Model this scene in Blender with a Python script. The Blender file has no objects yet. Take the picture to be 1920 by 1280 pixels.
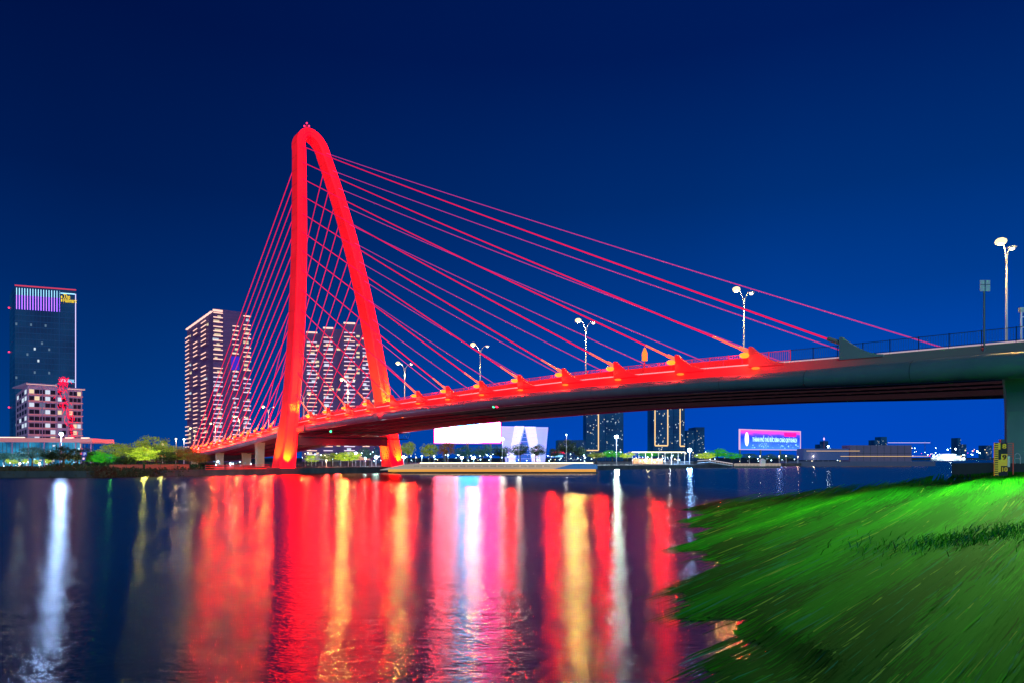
import bpy, math, random
from mathutils import Vector
random.seed(7)
R = math.radians
sc = bpy.context.scene
col = sc.collection
HC = 4.8            # camera height above the river
F = 1280.0          # focal length in 1920-wide pixels
HOR = 857.0

def at(px, py, Y):  # a pixel of the photograph at a chosen depth
    return Vector(((px-960)/F*Y, Y, HC-(py-HOR)/F*Y))

# ------------------------------------------------------------------ materials
def mat(name, base=(.5,.5,.5), rough=.6, metal=0, emit=None, es=0, spec=.5):
    m = bpy.data.materials.new(name); m.use_nodes = True
    b = m.node_tree.nodes['Principled BSDF']
    b.inputs['Base Color'].default_value = (*base, 1)
    b.inputs['Roughness'].default_value = rough
    b.inputs['Metallic'].default_value = metal
    b.inputs['Specular IOR Level'].default_value = spec
    if emit:
        b.inputs['Emission Color'].default_value = (*emit, 1)
        b.inputs['Emission Strength'].default_value = es
    return m
def N(m, t, **kw):
    n = m.node_tree.nodes.new(t)
    for k, v in kw.items(): setattr(n, k, v)
    return n
def L(m, a, b): m.node_tree.links.new(a, b)
def bsdf(m): return m.node_tree.nodes['Principled BSDF']
def noisy(name, c1, c2, scale=1.0, rough=.7, metal=0, emit=None, es=0, stretch=(1,1,1), bump=0, detail=5, emit2=None):
    """principled material whose colour wanders between two tones"""
    m = mat(name, c1, rough, metal)
    tc = N(m, 'ShaderNodeTexCoord'); mp = N(m, 'ShaderNodeMapping'); mp.inputs['Scale'].default_value = stretch
    nz = N(m, 'ShaderNodeTexNoise'); nz.inputs['Scale'].default_value = scale; nz.inputs['Detail'].default_value = detail
    cr = N(m, 'ShaderNodeValToRGB'); cr.color_ramp.elements[0].position = .3; cr.color_ramp.elements[1].position = .7
    cr.color_ramp.elements[0].color = (*c1, 1); cr.color_ramp.elements[1].color = (*c2, 1)
    L(m, tc.outputs['Object'], mp.inputs[0]); L(m, mp.outputs[0], nz.inputs[0]); L(m, nz.outputs[0], cr.inputs[0])
    L(m, cr.outputs[0], bsdf(m).inputs['Base Color'])
    if bump:
        bp = N(m, 'ShaderNodeBump'); bp.inputs['Strength'].default_value = bump
        L(m, nz.outputs[0], bp.inputs['Height']); L(m, bp.outputs[0], bsdf(m).inputs['Normal'])
    if emit:
        if emit2:
            c = N(m, 'ShaderNodeValToRGB'); c.color_ramp.elements[0].position = .35; c.color_ramp.elements[1].position = .65
            c.color_ramp.elements[0].color = (*emit, 1); c.color_ramp.elements[1].color = (*emit2, 1)
            L(m, nz.outputs[0], c.inputs[0]); L(m, c.outputs[0], bsdf(m).inputs['Emission Color'])
        else:
            bsdf(m).inputs['Emission Color'].default_value = (*emit, 1)
        bsdf(m).inputs['Emission Strength'].default_value = es
    return m
def glow(name, c, s): return mat(name, (.02,.02,.02), .5, 0, c, s)

M = {}
M['tower_red_glow'] = noisy('concrete_red_light_emission', (.5,.025,.012), (.6,.035,.016), .25, .75, emit=(.93,.0,.004), emit2=(1,.0002,.005), es=6.5, stretch=(1,1,.35))  # red floodlight put into the tower's colour and emission
M['tower_side_shade'] = noisy('concrete_red_light_shaded_side', (.5,.025,.012), (.6,.035,.016), .25, .75, emit=(.74,0,.012), emit2=(.84,.001,.02), es=.9, stretch=(1,1,.35))  # same concrete on the side faces; weaker emission paints their shade
M['deck_red_glow'] = noisy('fascia_red_light_emission', (.35,.03,.02), (.42,.05,.03), .3, .55, emit=(.5,0,.008), emit2=(.8,.0005,.012), es=.9)
M['tube'] = noisy('grey_girder_paint', (.10,.15,.17), (.14,.20,.22), .35, .32, bump=.02)
M['tube_red_glow'] = noisy('girder_red_light_emission', (.22,.19,.22), (.27,.24,.27), .35, .3, emit=(.06,.0,.012), es=.4)
M['deck_grey'] = noisy('weathered_walkway_concrete', (.30,.27,.24), (.4,.36,.32), .6, .7)
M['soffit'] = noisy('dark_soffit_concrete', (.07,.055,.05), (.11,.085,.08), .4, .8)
M['soffit_red_glow'] = noisy('soffit_red_light_emission', (.12,.07,.08), (.17,.1,.1), .4, .8, emit=(.10,0,.006), es=.5)  # red light under the deck painted as emission
M['asphalt'] = noisy('asphalt', (.045,.045,.05), (.06,.06,.06), 3, .85)
M['concrete'] = noisy('pier_concrete', (.24,.42,.40), (.32,.50,.48), .5, .8, stretch=(1,1,.3), bump=.05)
M['concrete_dark'] = noisy('wet_quay_concrete', (.05,.055,.07), (.12,.11,.12), .4, .8, stretch=(1,1,.4), bump=.05)
M['pier_glow'] = noisy('pier_warm_light_emission', (.4,.34,.28), (.5,.42,.34), .5, .8, emit=(.35,.16,.08), es=.35)  # warm light on the back piers put into emission
M['cable_near'] = mat('cable_red_light_emission', (.15,.02,.03), 1, 0, (.85,.004,.08), 1.1)  # illumination painted as even emission along the sheath
M['cable_far'] = mat('cable_magenta_light_emission', (.12,.03,.07), 1, 0, (.55,.03,.24), 1.0)  # far-side illumination likewise painted in, as magenta emission
M['cable_amber_glow'] = mat('cable_foot_amber_emission', (.5,.4,.4), .4, 0, (1,.10,.02), 1.3)  # amber lamp glow on sockets and cable feet painted as emission
M['rail'] = mat('dark_teal_rail_steel', (.03,.07,.09), .4, .6)
M['rail_red_glow'] = mat('rail_red_light_emission', (.4,.04,.04), .5, .2, (.7,.005,.01), .75)  # red light on the steel painted as colour and emission
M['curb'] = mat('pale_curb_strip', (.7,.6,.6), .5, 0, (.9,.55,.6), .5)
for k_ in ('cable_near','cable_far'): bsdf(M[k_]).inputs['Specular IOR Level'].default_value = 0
M['amber'] = glow('amber_lamp_glass', (1,.17,.01), 3.2)
M['amber2'] = glow('orange_lamp_glass', (1,.10,.01), 3.0)
M['lamp'] = glow('warm_street_lamp_glass', (1,.78,.36), 1.9)
M['lamp_dim'] = glow('warm_lamp_side_glass', (1,.8,.5), 5)
M['lamp_cool'] = glow('cool_street_lamp_glass', (.55,.85,1), 14)
M['lamp_cool2'] = glow('cool_flood_lamp_glass', (.6,.9,1), 45)
M['pole'] = mat('pale_pole_steel', (.6,.62,.66), .4, .3, (.3,.32,.42), .35)
M['pole_dark'] = mat('dark_pole_steel', (.10,.13,.15), .4, .6)
M['sign_back'] = mat('bare_sign_back', (.55,.6,.66), .5, .3)
M['yellow'] = mat('yellow_gauge_paint', (.72,.55,.04), .5, 0, (.5,.36,.02), .28)
M['black'] = mat('black_paint', (.015,.02,.03), .5)
M['orange_sign'] = mat('orange_sign_plate', (.8,.3,.03), .5, 0, (1,.2,.01), 1.1)
M['white'] = mat('white_paint', (.8,.8,.8), .5)
M['green_l'] = glow('green_navigation_glass', (.05,1,.35), 4)
M['red_l'] = glow('red_warning_glass', (1,.02,.08), 4)
M['led_pink'] = glow('warm_pink_balcony_light', (1,.56,.46), 1.5)
M['led_white'] = glow('pale_balcony_light', (.95,.74,.98), 1.15)
M['win_warm'] = glow('warm_window', (1,.8,.5), .9)
M['win_white'] = glow('white_window', (.7,.85,1), .9)
M['win_dim'] = glow('dim_window', (.25,.42,.7), .35)
M['win_dark'] = mat('dark_window_glass', (.01,.02,.05), .12)
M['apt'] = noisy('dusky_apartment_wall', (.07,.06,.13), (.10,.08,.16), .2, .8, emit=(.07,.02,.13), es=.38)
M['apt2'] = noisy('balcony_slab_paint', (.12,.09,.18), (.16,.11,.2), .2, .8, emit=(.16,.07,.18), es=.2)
M['glass'] = noisy('blue_curtain_wall_glass', (.012,.03,.07), (.02,.05,.10), .05, .15, emit=(.0,.008,.05), emit2=(.0,.028,.10), es=.9)
M['glass_l'] = mat('lighter_curtain_wall_glass', (.02,.06,.12), .15, 0, (.004,.03,.12), .8)
M['gold'] = glow('golden_outline_light', (1,.62,.25), 1.3)
M['led_blue'] = glow('violet_led_bar', (.38,.12,1), 3.2)
M['led_cyan'] = glow('cyan_led_bar', (.35,.75,1), 1.8)
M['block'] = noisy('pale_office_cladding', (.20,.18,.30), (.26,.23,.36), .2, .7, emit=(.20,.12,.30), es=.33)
M['coral'] = mat('beam_coral_glow', (.35,.2,.22), .6, 0, (.6,.16,.17), .5)  # coral glow put into the beam emission
M['neon_red'] = glow('red_neon', (1,.0,.05), 1.5)
M['neon_blue'] = glow('pale_blue_neon', (.25,.65,1), 1.3)
M['neon_yellow'] = glow('yellow_sign_light', (1,.68,.0), 1.2)
M['pink'] = glow('hot_pink_light', (1,.0,.22), 2.4)
M['trunk'] = noisy('bark', (.06,.045,.03), (.11,.08,.05), 3, .9)
M['leaf_dark'] = noisy('dark_leaves', (.02,.055,.02), (.05,.10,.03), 2.6, .6)
M['leaf_lime'] = noisy('leaves_lamp_light_emission', (.05,.11,.02), (.12,.16,.03), 2.6, .6, emit=(.03,.16,.0), emit2=(.75,.95,.05), es=.95)  # lamp light painted into leaf emission, also in the lit tones below
M['leaf_green'] = noisy('leaves_green_light_emission', (.02,.09,.02), (.05,.12,.03), 2.6, .6, emit=(.0,.12,.015), emit2=(.05,.55,.01), es=.75)
M['leaf_rusty_glow'] = noisy('leaves_rusty_light_emission', (.08,.05,.02), (.12,.08,.03), 2.6, .6, emit=(.16,.03,.01), emit2=(.10,.08,.01), es=.5)
M['leaf_teal'] = noisy('leaves_teal_light_emission', (.02,.07,.06), (.05,.1,.06), 2.6, .6, emit=(.0,.06,.12), emit2=(.05,.16,.10), es=.35)
M['leaf_olive'] = noisy('leaves_olive_light_emission', (.04,.06,.02), (.09,.09,.02), 2.6, .6, emit=(.03,.07,.01), emit2=(.30,.40,.03), es=.7)
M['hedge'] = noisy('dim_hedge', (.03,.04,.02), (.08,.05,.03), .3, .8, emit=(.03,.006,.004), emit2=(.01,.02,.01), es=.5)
M['ground'] = noisy('night_ground', (.03,.035,.03), (.06,.05,.045), .05, .9)
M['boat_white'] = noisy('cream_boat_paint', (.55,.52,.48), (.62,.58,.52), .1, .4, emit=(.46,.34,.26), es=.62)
M['boat_orange'] = mat('orange_hull_band', (.7,.35,.08), .4, 0, (1,.42,.06), .75)
M['boat_dark'] = mat('dark_hull_paint', (.03,.04,.06), .4)
M['cargo'] = noisy('dull_cargo_hold_paint', (.11,.10,.17), (.16,.12,.18), .05, .7, emit=(.04,.03,.12), es=.35)
M['sail'] = mat('pale_blue_facade_panel', (.45,.55,.8), .6, 0, (.20,.34,.78), .7)
M['sail_white'] = mat('white_facade_band', (.8,.8,.9), .6, 0, (.55,.68,1), .8)
M['tent'] = mat('tent_canvas_warm_glow', (.7,.6,.5), .7, 0, (.7,.42,.2), .5)  # warm glow put into the canvas emission
M['tent2'] = mat('pale_tent_canvas', (.6,.6,.62), .7, 0, (.35,.35,.42), .5)
M['wall_red_glow'] = noisy('fence_panel_red_glow', (.2,.1,.08), (.28,.12,.1), .4, .8, emit=(.28,.03,.015), emit2=(.12,.02,.01), es=.6)  # red glow put into the panel emission

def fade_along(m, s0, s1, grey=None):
    """painted red floodlight: emission fades along the deck and ends before the pier"""
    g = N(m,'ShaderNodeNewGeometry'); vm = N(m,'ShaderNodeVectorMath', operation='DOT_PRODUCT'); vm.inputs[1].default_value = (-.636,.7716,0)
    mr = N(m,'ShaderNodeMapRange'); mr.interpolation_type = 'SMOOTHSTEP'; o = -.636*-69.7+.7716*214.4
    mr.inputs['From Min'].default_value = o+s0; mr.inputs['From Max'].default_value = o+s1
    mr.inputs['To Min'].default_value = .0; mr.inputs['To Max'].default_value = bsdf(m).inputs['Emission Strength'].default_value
    if grey:  # base colour turns grey where the painted red light ends
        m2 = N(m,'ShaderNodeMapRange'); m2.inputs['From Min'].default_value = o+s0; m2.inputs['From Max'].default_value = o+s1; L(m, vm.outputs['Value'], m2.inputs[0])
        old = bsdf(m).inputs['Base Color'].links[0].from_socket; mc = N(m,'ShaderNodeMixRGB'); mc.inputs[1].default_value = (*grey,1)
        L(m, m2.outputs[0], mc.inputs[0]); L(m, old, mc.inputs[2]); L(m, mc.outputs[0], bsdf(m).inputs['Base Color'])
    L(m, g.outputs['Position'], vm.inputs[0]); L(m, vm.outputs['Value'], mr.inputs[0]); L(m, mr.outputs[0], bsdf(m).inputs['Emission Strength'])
M['deck_red_glow'] = noisy('fascia_red_light_emission', (.28,.045,.035), (.36,.06,.045), .3, .55, emit=(.6,0,.005), emit2=(.85,.0006,.007), es=1.1)  # red floodlight on fascia, fins and wind screen painted as colour and emission
M['tube_red_glow'] = noisy('girder_red_light_emission', (.12,.20,.23), (.16,.25,.28), .35, .3, emit=(.10,.0,.02), es=.6)  # red light on the edge girder painted as faint emission
M['soffit'] = noisy('dark_soffit_concrete', (.10,.06,.05), (.17,.11,.09), .4, .8, emit=(.024,.010,.014), es=.6)  # slight emission painted in to lift the dark underside
M['end_fin'] = noisy('grey_teal_fin_paint', (.22,.34,.36), (.28,.40,.42), .4, .5)
for k_ in ('glass','glass_l','win_dark'): bsdf(M[k_]).inputs['Specular IOR Level'].default_value = .1; bsdf(M[k_]).inputs['Roughness'].default_value = .5
fade_along(M['deck_red_glow'], -178, -150, (.30,.27,.25)); fade_along(M['tube_red_glow'], -165, -70)
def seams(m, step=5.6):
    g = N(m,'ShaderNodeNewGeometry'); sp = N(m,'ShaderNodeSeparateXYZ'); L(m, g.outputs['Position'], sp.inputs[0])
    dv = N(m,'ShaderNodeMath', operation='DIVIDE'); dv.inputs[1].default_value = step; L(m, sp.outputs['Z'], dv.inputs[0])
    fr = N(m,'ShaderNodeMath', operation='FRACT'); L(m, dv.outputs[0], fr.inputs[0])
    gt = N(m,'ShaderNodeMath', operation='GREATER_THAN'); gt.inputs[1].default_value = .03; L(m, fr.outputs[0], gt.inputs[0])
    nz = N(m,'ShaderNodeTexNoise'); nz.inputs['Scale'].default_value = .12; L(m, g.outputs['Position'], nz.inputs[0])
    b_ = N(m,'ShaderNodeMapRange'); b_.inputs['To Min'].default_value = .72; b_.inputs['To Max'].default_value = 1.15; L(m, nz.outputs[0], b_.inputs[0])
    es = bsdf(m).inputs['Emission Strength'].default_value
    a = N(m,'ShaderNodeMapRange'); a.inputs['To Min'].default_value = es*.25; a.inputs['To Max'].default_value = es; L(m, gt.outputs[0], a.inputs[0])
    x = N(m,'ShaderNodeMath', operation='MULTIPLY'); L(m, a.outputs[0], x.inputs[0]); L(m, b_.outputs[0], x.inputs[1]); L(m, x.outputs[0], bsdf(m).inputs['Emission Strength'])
seams(M['tower_side_shade'])
# ------------------------------------------------------------------ mesh building
class MB:
    def __init__(s): s.v = []; s.f = []; s.mi = []
    def add(s, vs, fs, m=0):
        o = len(s.v); s.v += [tuple(p) for p in vs]
        for q in fs: s.f.append(tuple(i+o for i in q)); s.mi.append(m)
        return s
    def hexa(s, b, t, m=0):   # four bottom points, four top points
        return s.add(list(b)+list(t), [(3,2,1,0),(4,5,6,7),(0,1,5,4),(1,2,6,5),(2,3,7,6),(3,0,4,7)], m)
    def box(s, c, d, yaw=0, m=0):
        ca, sa = math.cos(yaw), math.sin(yaw); hx, hy, hz = d[0]/2, d[1]/2, d[2]/2
        P = lambda x, y, z: (c[0]+x*ca-y*sa, c[1]+x*sa+y*ca, c[2]+z)
        q = [(-hx,-hy),(hx,-hy),(hx,hy),(-hx,hy)]
        return s.hexa([P(x,y,-hz) for x,y in q], [P(x,y,hz) for x,y in q], m)
    def tube(s, pts, rad, n=8, m=0, cap=True):
        pts = [Vector(p) for p in pts]; rings = []
        if not isinstance(rad, (list, tuple)): rad = [rad]*len(pts)
        o = len(s.v)
        for i, p in enumerate(pts):
            d = (pts[min(i+1, len(pts)-1)]-pts[max(i-1, 0)]).normalized()
            a = d.cross(Vector((0,0,1)))
            if a.length < .05: a = d.cross(Vector((1,0,0)))
            a.normalize(); b = d.cross(a)
            for k in range(n):
                th = 2*math.pi*k/n
                s.v.append(tuple(p+(a*math.cos(th)+b*math.sin(th))*rad[i]))
        for i in range(len(pts)-1):
            for k in range(n):
                s.f.append((o+i*n+k, o+i*n+(k+1)%n, o+(i+1)*n+(k+1)%n, o+(i+1)*n+k)); s.mi.append(m)
        if cap:
            s.f.append(tuple(o+k for k in range(n))[::-1]); s.mi.append(m)
            s.f.append(tuple(o+(len(pts)-1)*n+k for k in range(n))); s.mi.append(m)
        return s
    def ball(s, c, r, m=0, nu=8, nv=6, sz=(1,1,1)):
        o = len(s.v)
        for j in range(nv+1):
            th = math.pi*j/nv
            for i in range(nu):
                ph = 2*math.pi*i/nu
                s.v.append((c[0]+r*sz[0]*math.sin(th)*math.cos(ph), c[1]+r*sz[1]*math.sin(th)*math.sin(ph), c[2]+r*sz[2]*math.cos(th)))
        for j in range(nv):
            for i in range(nu):
                s.f.append((o+j*nu+i, o+(j+1)*nu+i, o+(j+1)*nu+(i+1)%nu, o+j*nu+(i+1)%nu)); s.mi.append(m)
        return s
    def loft(s, rings, m=0, closed=True, caps=True, mf=None):
        n = len(rings[0]); o = len(s.v)
        for r in rings: s.v += [tuple(p) for p in r]
        for i in range(len(rings)-1):
            for k in range(n if closed else n-1):
                s.f.append((o+i*n+k, o+i*n+(k+1)%n, o+(i+1)*n+(k+1)%n, o+(i+1)*n+k))
                s.mi.append(mf(i, k) if mf else m)
        if caps and closed:
            s.f.append(tuple(o+k for k in range(n))[::-1]); s.mi.append(mf(0,0) if mf else m)
            s.f.append(tuple(o+(len(rings)-1)*n+k for k in range(n))); s.mi.append(mf(len(rings)-2,0) if mf else m)
        return s
    def build(s, name, mats, parent=None, smooth=False):
        if not isinstance(mats, (list, tuple)): mats = [mats]
        lo = Vector((0,0,0))
        p = parent
        while p is not None: lo += p.location; p = p.parent
        me = bpy.data.meshes.new(name)
        me.from_pydata([(v[0]-lo.x, v[1]-lo.y, v[2]-lo.z) for v in s.v], [], s.f)
        for mm in mats: me.materials.append(mm)
        me.polygons.foreach_set('material_index', s.mi)
        if smooth: me.polygons.foreach_set('use_smooth', [True]*len(me.polygons))
        me.update()
        o = bpy.data.objects.new(name, me); col.objects.link(o); o.parent = parent
        return o
def tag(o, label=None, cat=None, group=None, kind=None):
    if label: o['label'] = label
    if cat: o['category'] = cat
    if group: o['group'] = group
    if kind: o['kind'] = kind
    return o
def thing(name, label, cat, loc=(0,0,0), group=None):
    o = bpy.data.objects.new(name, None); col.objects.link(o); o.location = loc; o.empty_display_size = .5
    return tag(o, label, cat, group)
def copy_tree(o, parent=None):
    c = o.copy(); col.objects.link(c); c.parent = parent
    for ch in list(o.children): copy_tree(ch, c)
    return c
def many(name, items, parent, cap=100):
    """items: (function filling an MB, material); 100 of them parts, the rest one 'stuff' part"""
    items = list(items); rest = items[cap:]
    for fn, m in items[:cap]:
        b = MB(); fn(b, 0); b.build(name, m, parent)
    if rest:
        ms = []; b = MB()
        for fn, m in rest:
            if m not in ms: ms.append(m)
            fn(b, ms.index(m))
        tag(b.build(name+'_rest', ms, parent), kind='stuff')
def light(name, loc, color, power, radius=.3, parent=None, spot=None, aim=None, blend=.6):
    d = bpy.data.lights.new(name, 'SPOT' if spot else 'POINT')
    d.color = color; d.energy = power; d.shadow_soft_size = radius
    if spot: d.spot_size = R(spot); d.spot_blend = blend
    o = bpy.data.objects.new(name, d); col.objects.link(o); loc = Vector(loc)
    if aim is not None: o.rotation_euler = (Vector(aim)-loc).to_track_quat('-Z', 'Y').to_euler()
    lo = Vector((0,0,0)); p = parent
    while p is not None: lo += p.location; p = p.parent
    o.parent = parent; o.location = loc-lo
    return o
def text_mesh(name, body, size, org, xdir, zdir, m, parent, width=None, depth=.05, height=None):
    c = bpy.data.curves.new(name, 'FONT'); c.body = body; c.size = size; c.extrude = depth
    t = bpy.data.objects.new('tmp', c); col.objects.link(t)
    bpy.context.view_layer.update()
    me = bpy.data.meshes.new_from_object(t.evaluated_get(bpy.context.evaluated_depsgraph_get()))
    bpy.data.objects.remove(t)
    xs = [v.co.x for v in me.vertices]; ys = [v.co.y for v in me.vertices]
    kx = width/(max(xs)-min(xs)) if width else 1; ky = height/(max(ys)-min(ys)) if height else 1
    x0, y0 = min(xs), min(ys)
    X, Z = Vector(xdir).normalized(), Vector(zdir).normalized(); Nn = X.cross(Z)
    lo = Vector((0,0,0)); p = parent
    while p is not None: lo += p.location; p = p.parent
    for v in me.vertices:
        q = Vector(org)+X*((v.co.x-x0)*kx)+Z*((v.co.y-y0)*ky)+Nn*v.co.z-lo
        v.co = q
    me.materials.clear(); me.materials.append(m)
    o = bpy.data.objects.new(name, me); col.objects.link(o); o.parent = parent
    return o

# ------------------------------------------------------------------ bridge geometry
U = Vector((-.636, .7716, 0)); V = Vector((.7716, .636, 0)); O = Vector((-69.7, 214.4, 0))
def B(s, t, z): return O+U*s+V*t+Vector((0,0,z))
TM = 14.15
PZ = [(-290,6.2),(-230,8.2),(-188,9.25),(-171,9.65),(-150,10.3),(-121,10.8),(-77,10.5),(-49,10.0),(-12,8.6),(12,7.3),(50,4.5),(88,2.0),(112,.9),(150,-.6),(220,-1.4)]
def tubez(s):
    for i in range(len(PZ)-1):
        if s <= PZ[i+1][0] or i == len(PZ)-2:
            x0, y0 = PZ[i]; x1, y1 = PZ[i+1]
            sl = lambda k: (PZ[min(k+1,len(PZ)-1)][1]-PZ[max(k-1,0)][1])/(PZ[min(k+1,len(PZ)-1)][0]-PZ[max(k-1,0)][0])
            h = x1-x0; u = (s-x0)/h; m0, m1 = sl(i)*h, sl(i+1)*h
            return HC+(2*u**3-3*u*u+1)*y0+(u**3-2*u*u+u)*m0+(-2*u**3+3*u*u)*y1+(u**3-u*u)*m1
def deckz(s): return tubez(s)+2.3
def leans(z): z -= HC; return -6.333+.02591*z+.001844*z*z
def legh(z): z -= HC; return 18.3-.14388*z+.000503*z*z-3.695e-6*z**3
def tuber(s): return 1.06+.28*max(0, min(1, (-160-s)/25))

bridge = thing('cable_stayed_bridge', 'red floodlit cable-stayed bridge with leaning arched tower crossing the river', 'bridge', B(0, TM, 0))
# tower : one closed sweep up the near leg, over the arch and down the far leg
def tower_path():
    P = []
    zs = [-4+HC+i*3.0 for i in range(37)]
    zt = HC+105.0
    zs = [z for z in zs if z < zt]+[zt]
    for z in zs: P.append((leans(z), TM-legh(z), z))
    h = legh(zt); top = HC+112.6
    for k in range(1, 16):
        a = math.pi*k/16
        z = zt+(top-zt)*math.sin(a); P.append((leans(z), TM-h*math.cos(a), z))
    for z in reversed(zs): P.append((leans(z), TM+legh(z), z))
    return P
def tower_rings():
    P = tower_path(); rings = []
    for i, (s, t, z) in enumerate(P):
        a = P[max(i-1,0)]; b = P[min(i+1,len(P)-1)]
        dt, dz = b[1]-a[1], b[2]-a[2]; l = math.hypot(dt, dz); dt /= l; dz /= l
        nt, nz = -dz, dt       # in-plane normal pointing outward (left of travel)
        k = max(0, min(1, (z-HC)/112))
        wt = 1.75-.35*k+.45*max(0, 1-(z-HC)/14); ws = 3.3-.5*k+.35*max(0, 1-(z-HC)/14)
        sec = []
        c = .35
        # outline of the hollow-looking section with a shallow groove on the side that faces the river
        prof = [(-wt,-ws+c),(-wt+c,-ws),(-.3*wt,-ws),(-.3*wt,-ws+.18),(-.18*wt,-ws+.18),(-.18*wt,-ws),(wt-c,-ws),(wt,-ws+c),(wt,ws-c),(wt-c,ws),(-wt+c,ws),(-wt,ws-c)]
        for n_, w_ in prof: sec.append(B(s+w_, t+nt*n_, z+nz*n_))
        rings.append(sec)
    return rings
tr = tower_rings()
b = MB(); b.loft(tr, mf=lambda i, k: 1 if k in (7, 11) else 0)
tower = b.build('tower', [M['tower_red_glow'], M['tower_side_shade']], bridge)
b = MB()   # crossbeam between the legs under the deck
for zz0, zz1 in ((HC+3.9, HC+6.9),):
    s0 = leans(HC+5)
    b.hexa([B(s0-2.3,TM-16.6,zz0),B(s0-2.3,TM+16.6,zz0),B(s0+2.3,TM+16.6,zz0),B(s0+2.3,TM-16.6,zz0)],
           [B(s0-2.3,TM-16.6,zz1),B(s0-2.3,TM+16.6,zz1),B(s0+2.3,TM+16.6,zz1),B(s0+2.3,TM-16.6,zz1)])
b.build('crossbeam', M['soffit_red_glow'], bridge)
b = MB()   # mast with warning lamps on the very top
tp = B(leans(HC+114.4), TM, HC+114.2)
b.tube([tp, tp+Vector((0,0,2.6))], .12, 6); b.tube([tp+Vector((-.8,0,1.5)), tp+Vector((.8,0,1.5))], .08, 5)
mast = b.build('beacon_mast', M['rail_red_glow'], bridge)
for q_ in ((.8,0,1.8),(-.8,0,1.8),(0,0,2.8)):
    MB().ball(tp+Vector(q_), .3).build('warning_light', M['red_l'], mast)

# deck : lofted along s
SS = [-282+3*i for i in range(int((205+282)/3)+1)]
def deck_section(s):
    z = tubez(s); W = 2*TM; zd = z+2.3
    return [(0.0, zd), (W, zd), (W+.75, z+1.0), (W+.5, z-.45), (W-1.8, z-1.0), (W-3.2, z+.35), (3.2, z+.35), (1.2, z-.35), (-.75, z+.9)]
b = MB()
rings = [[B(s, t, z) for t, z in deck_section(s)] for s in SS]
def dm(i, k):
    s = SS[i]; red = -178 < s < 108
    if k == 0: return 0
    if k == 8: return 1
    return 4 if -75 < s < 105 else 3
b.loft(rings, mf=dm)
b.build('deck', [M['asphalt'], M['deck_red_glow'], M['deck_grey'], M['soffit'], M['soffit_red_glow']], bridge)
for (sa, sb, mm) in ((-282, -60, M['tube_red_glow']), (-60, 204, M['tube_red_glow'])):
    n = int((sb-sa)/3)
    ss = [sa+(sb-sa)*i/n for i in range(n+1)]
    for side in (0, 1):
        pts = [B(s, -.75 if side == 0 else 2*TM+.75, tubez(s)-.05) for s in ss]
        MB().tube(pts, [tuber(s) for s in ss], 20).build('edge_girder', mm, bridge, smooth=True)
for s in range(-276, 105, 12):   # thin joints between the girder segments
    MB().tube([B(s, -.75, tubez(s)-.05), B(s+.07, -.75, tubez(s+.07)-.05)], tuber(s)+.012, 20).build('girder_joint', M['pole_dark'], bridge)
b = MB()
for s in range(-274, 104, 12):
    b.hexa([B(s,3.0,tubez(s)-.45),B(s+.12,3.0,tubez(s)-.45),B(s+.12,25.2,tubez(s)-.45),B(s,25.2,tubez(s)-.45)],
           [B(s,3.0,tubez(s)-.1),B(s+.12,3.0,tubez(s)-.1),B(s+.12,25.2,tubez(s)-.1),B(s,25.2,tubez(s)-.1)])
def beam(s):
    def fn(b, m):
        z = tubez(s)
        b.hexa([B(s,2.4,z-.55),B(s+.5,2.4,z-.55),B(s+.5,25.9,z-.55),B(s,25.9,z-.55)],
               [B(s,2.4,z+.34),B(s+.5,2.4,z+.34),B(s+.5,25.9,z+.34),B(s,25.9,z+.34)], m)
    return fn
many('cross_beam', [(beam(-268+4*i), M['soffit_red_glow'] if -268+4*i > -80 else M['soffit']) for i in range(92)], bridge)
b = MB()
for t in (8, 14, 20):
    pts = [B(s, t, tubez(s)-.62) for s in SS if s < 100]
    b.tube(pts, .14, 6)
b.build('underdeck_pipe', M['rail'], bridge)

# pale curb strip under the near railing
b = MB()
for i in range(len(SS)-1):
    s0, s1 = SS[i], SS[i+1]-.12
    b.hexa([B(s0,.02,deckz(s0)),B(s1,.02,deckz(s1)),B(s1,.25,deckz(s1)),B(s0,.25,deckz(s0))],
           [B(s0,.02,deckz(s0)+.16),B(s1,.02,deckz(s1)+.16),B(s1,.25,deckz(s1)+.16),B(s0,.25,deckz(s0)+.16)])
b.build('curb', M['curb'], bridge)
def rail_panel(s0, t=.5, fine=.26, top=1.45, bay=3.0):
    def fn(b, m):
        z = deckz(s0)+.12; z1 = deckz(s0+bay)+.12
        for q in (top, .18):
            b.tube([B(s0,t,z+q), B(s0+bay,t,z1+q)], .035, 4, m)
        b.tube([B(s0,t,z-.05), B(s0,t,z+top+.08)], .06, 4, m)
        k = s0+fine
        while k < s0+bay-.05:
            zz = deckz(k)+.12
            b.tube([B(k,t,zz+.15), B(k,t,zz+top)], .02, 3, m, cap=False); k += fine
    return fn
many('railing_panel', [(rail_panel(-282+3*i), M['rail'] if -282+3*i < -166 else M['rail_red_glow']) for i in range(98)], bridge)
b = MB()
for i in range(0, 130):
    s0 = -282+3*i; fn = rail_panel(s0, 2*TM-.5, .75); fn(b, 0)
b.build('far_railing', M['rail'], bridge)
# solid low wind screen between road and walkway, red light painted in
b = MB()
for i in range(0, 90):
    s0 = -160+3*i
    b.hexa([B(s0,2.2,deckz(s0)),B(s0+2.92,2.2,deckz(s0+3)),B(s0+2.92,2.3,deckz(s0+3)),B(s0,2.3,deckz(s0))],
           [B(s0,2.2,deckz(s0)+1.35),B(s0+2.92,2.2,deckz(s0+3)+1.35),B(s0+2.92,2.3,deckz(s0+3)+1.35),B(s0,2.3,deckz(s0)+1.35)])
b.build('wind_screen', M['deck_red_glow'], bridge)

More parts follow.
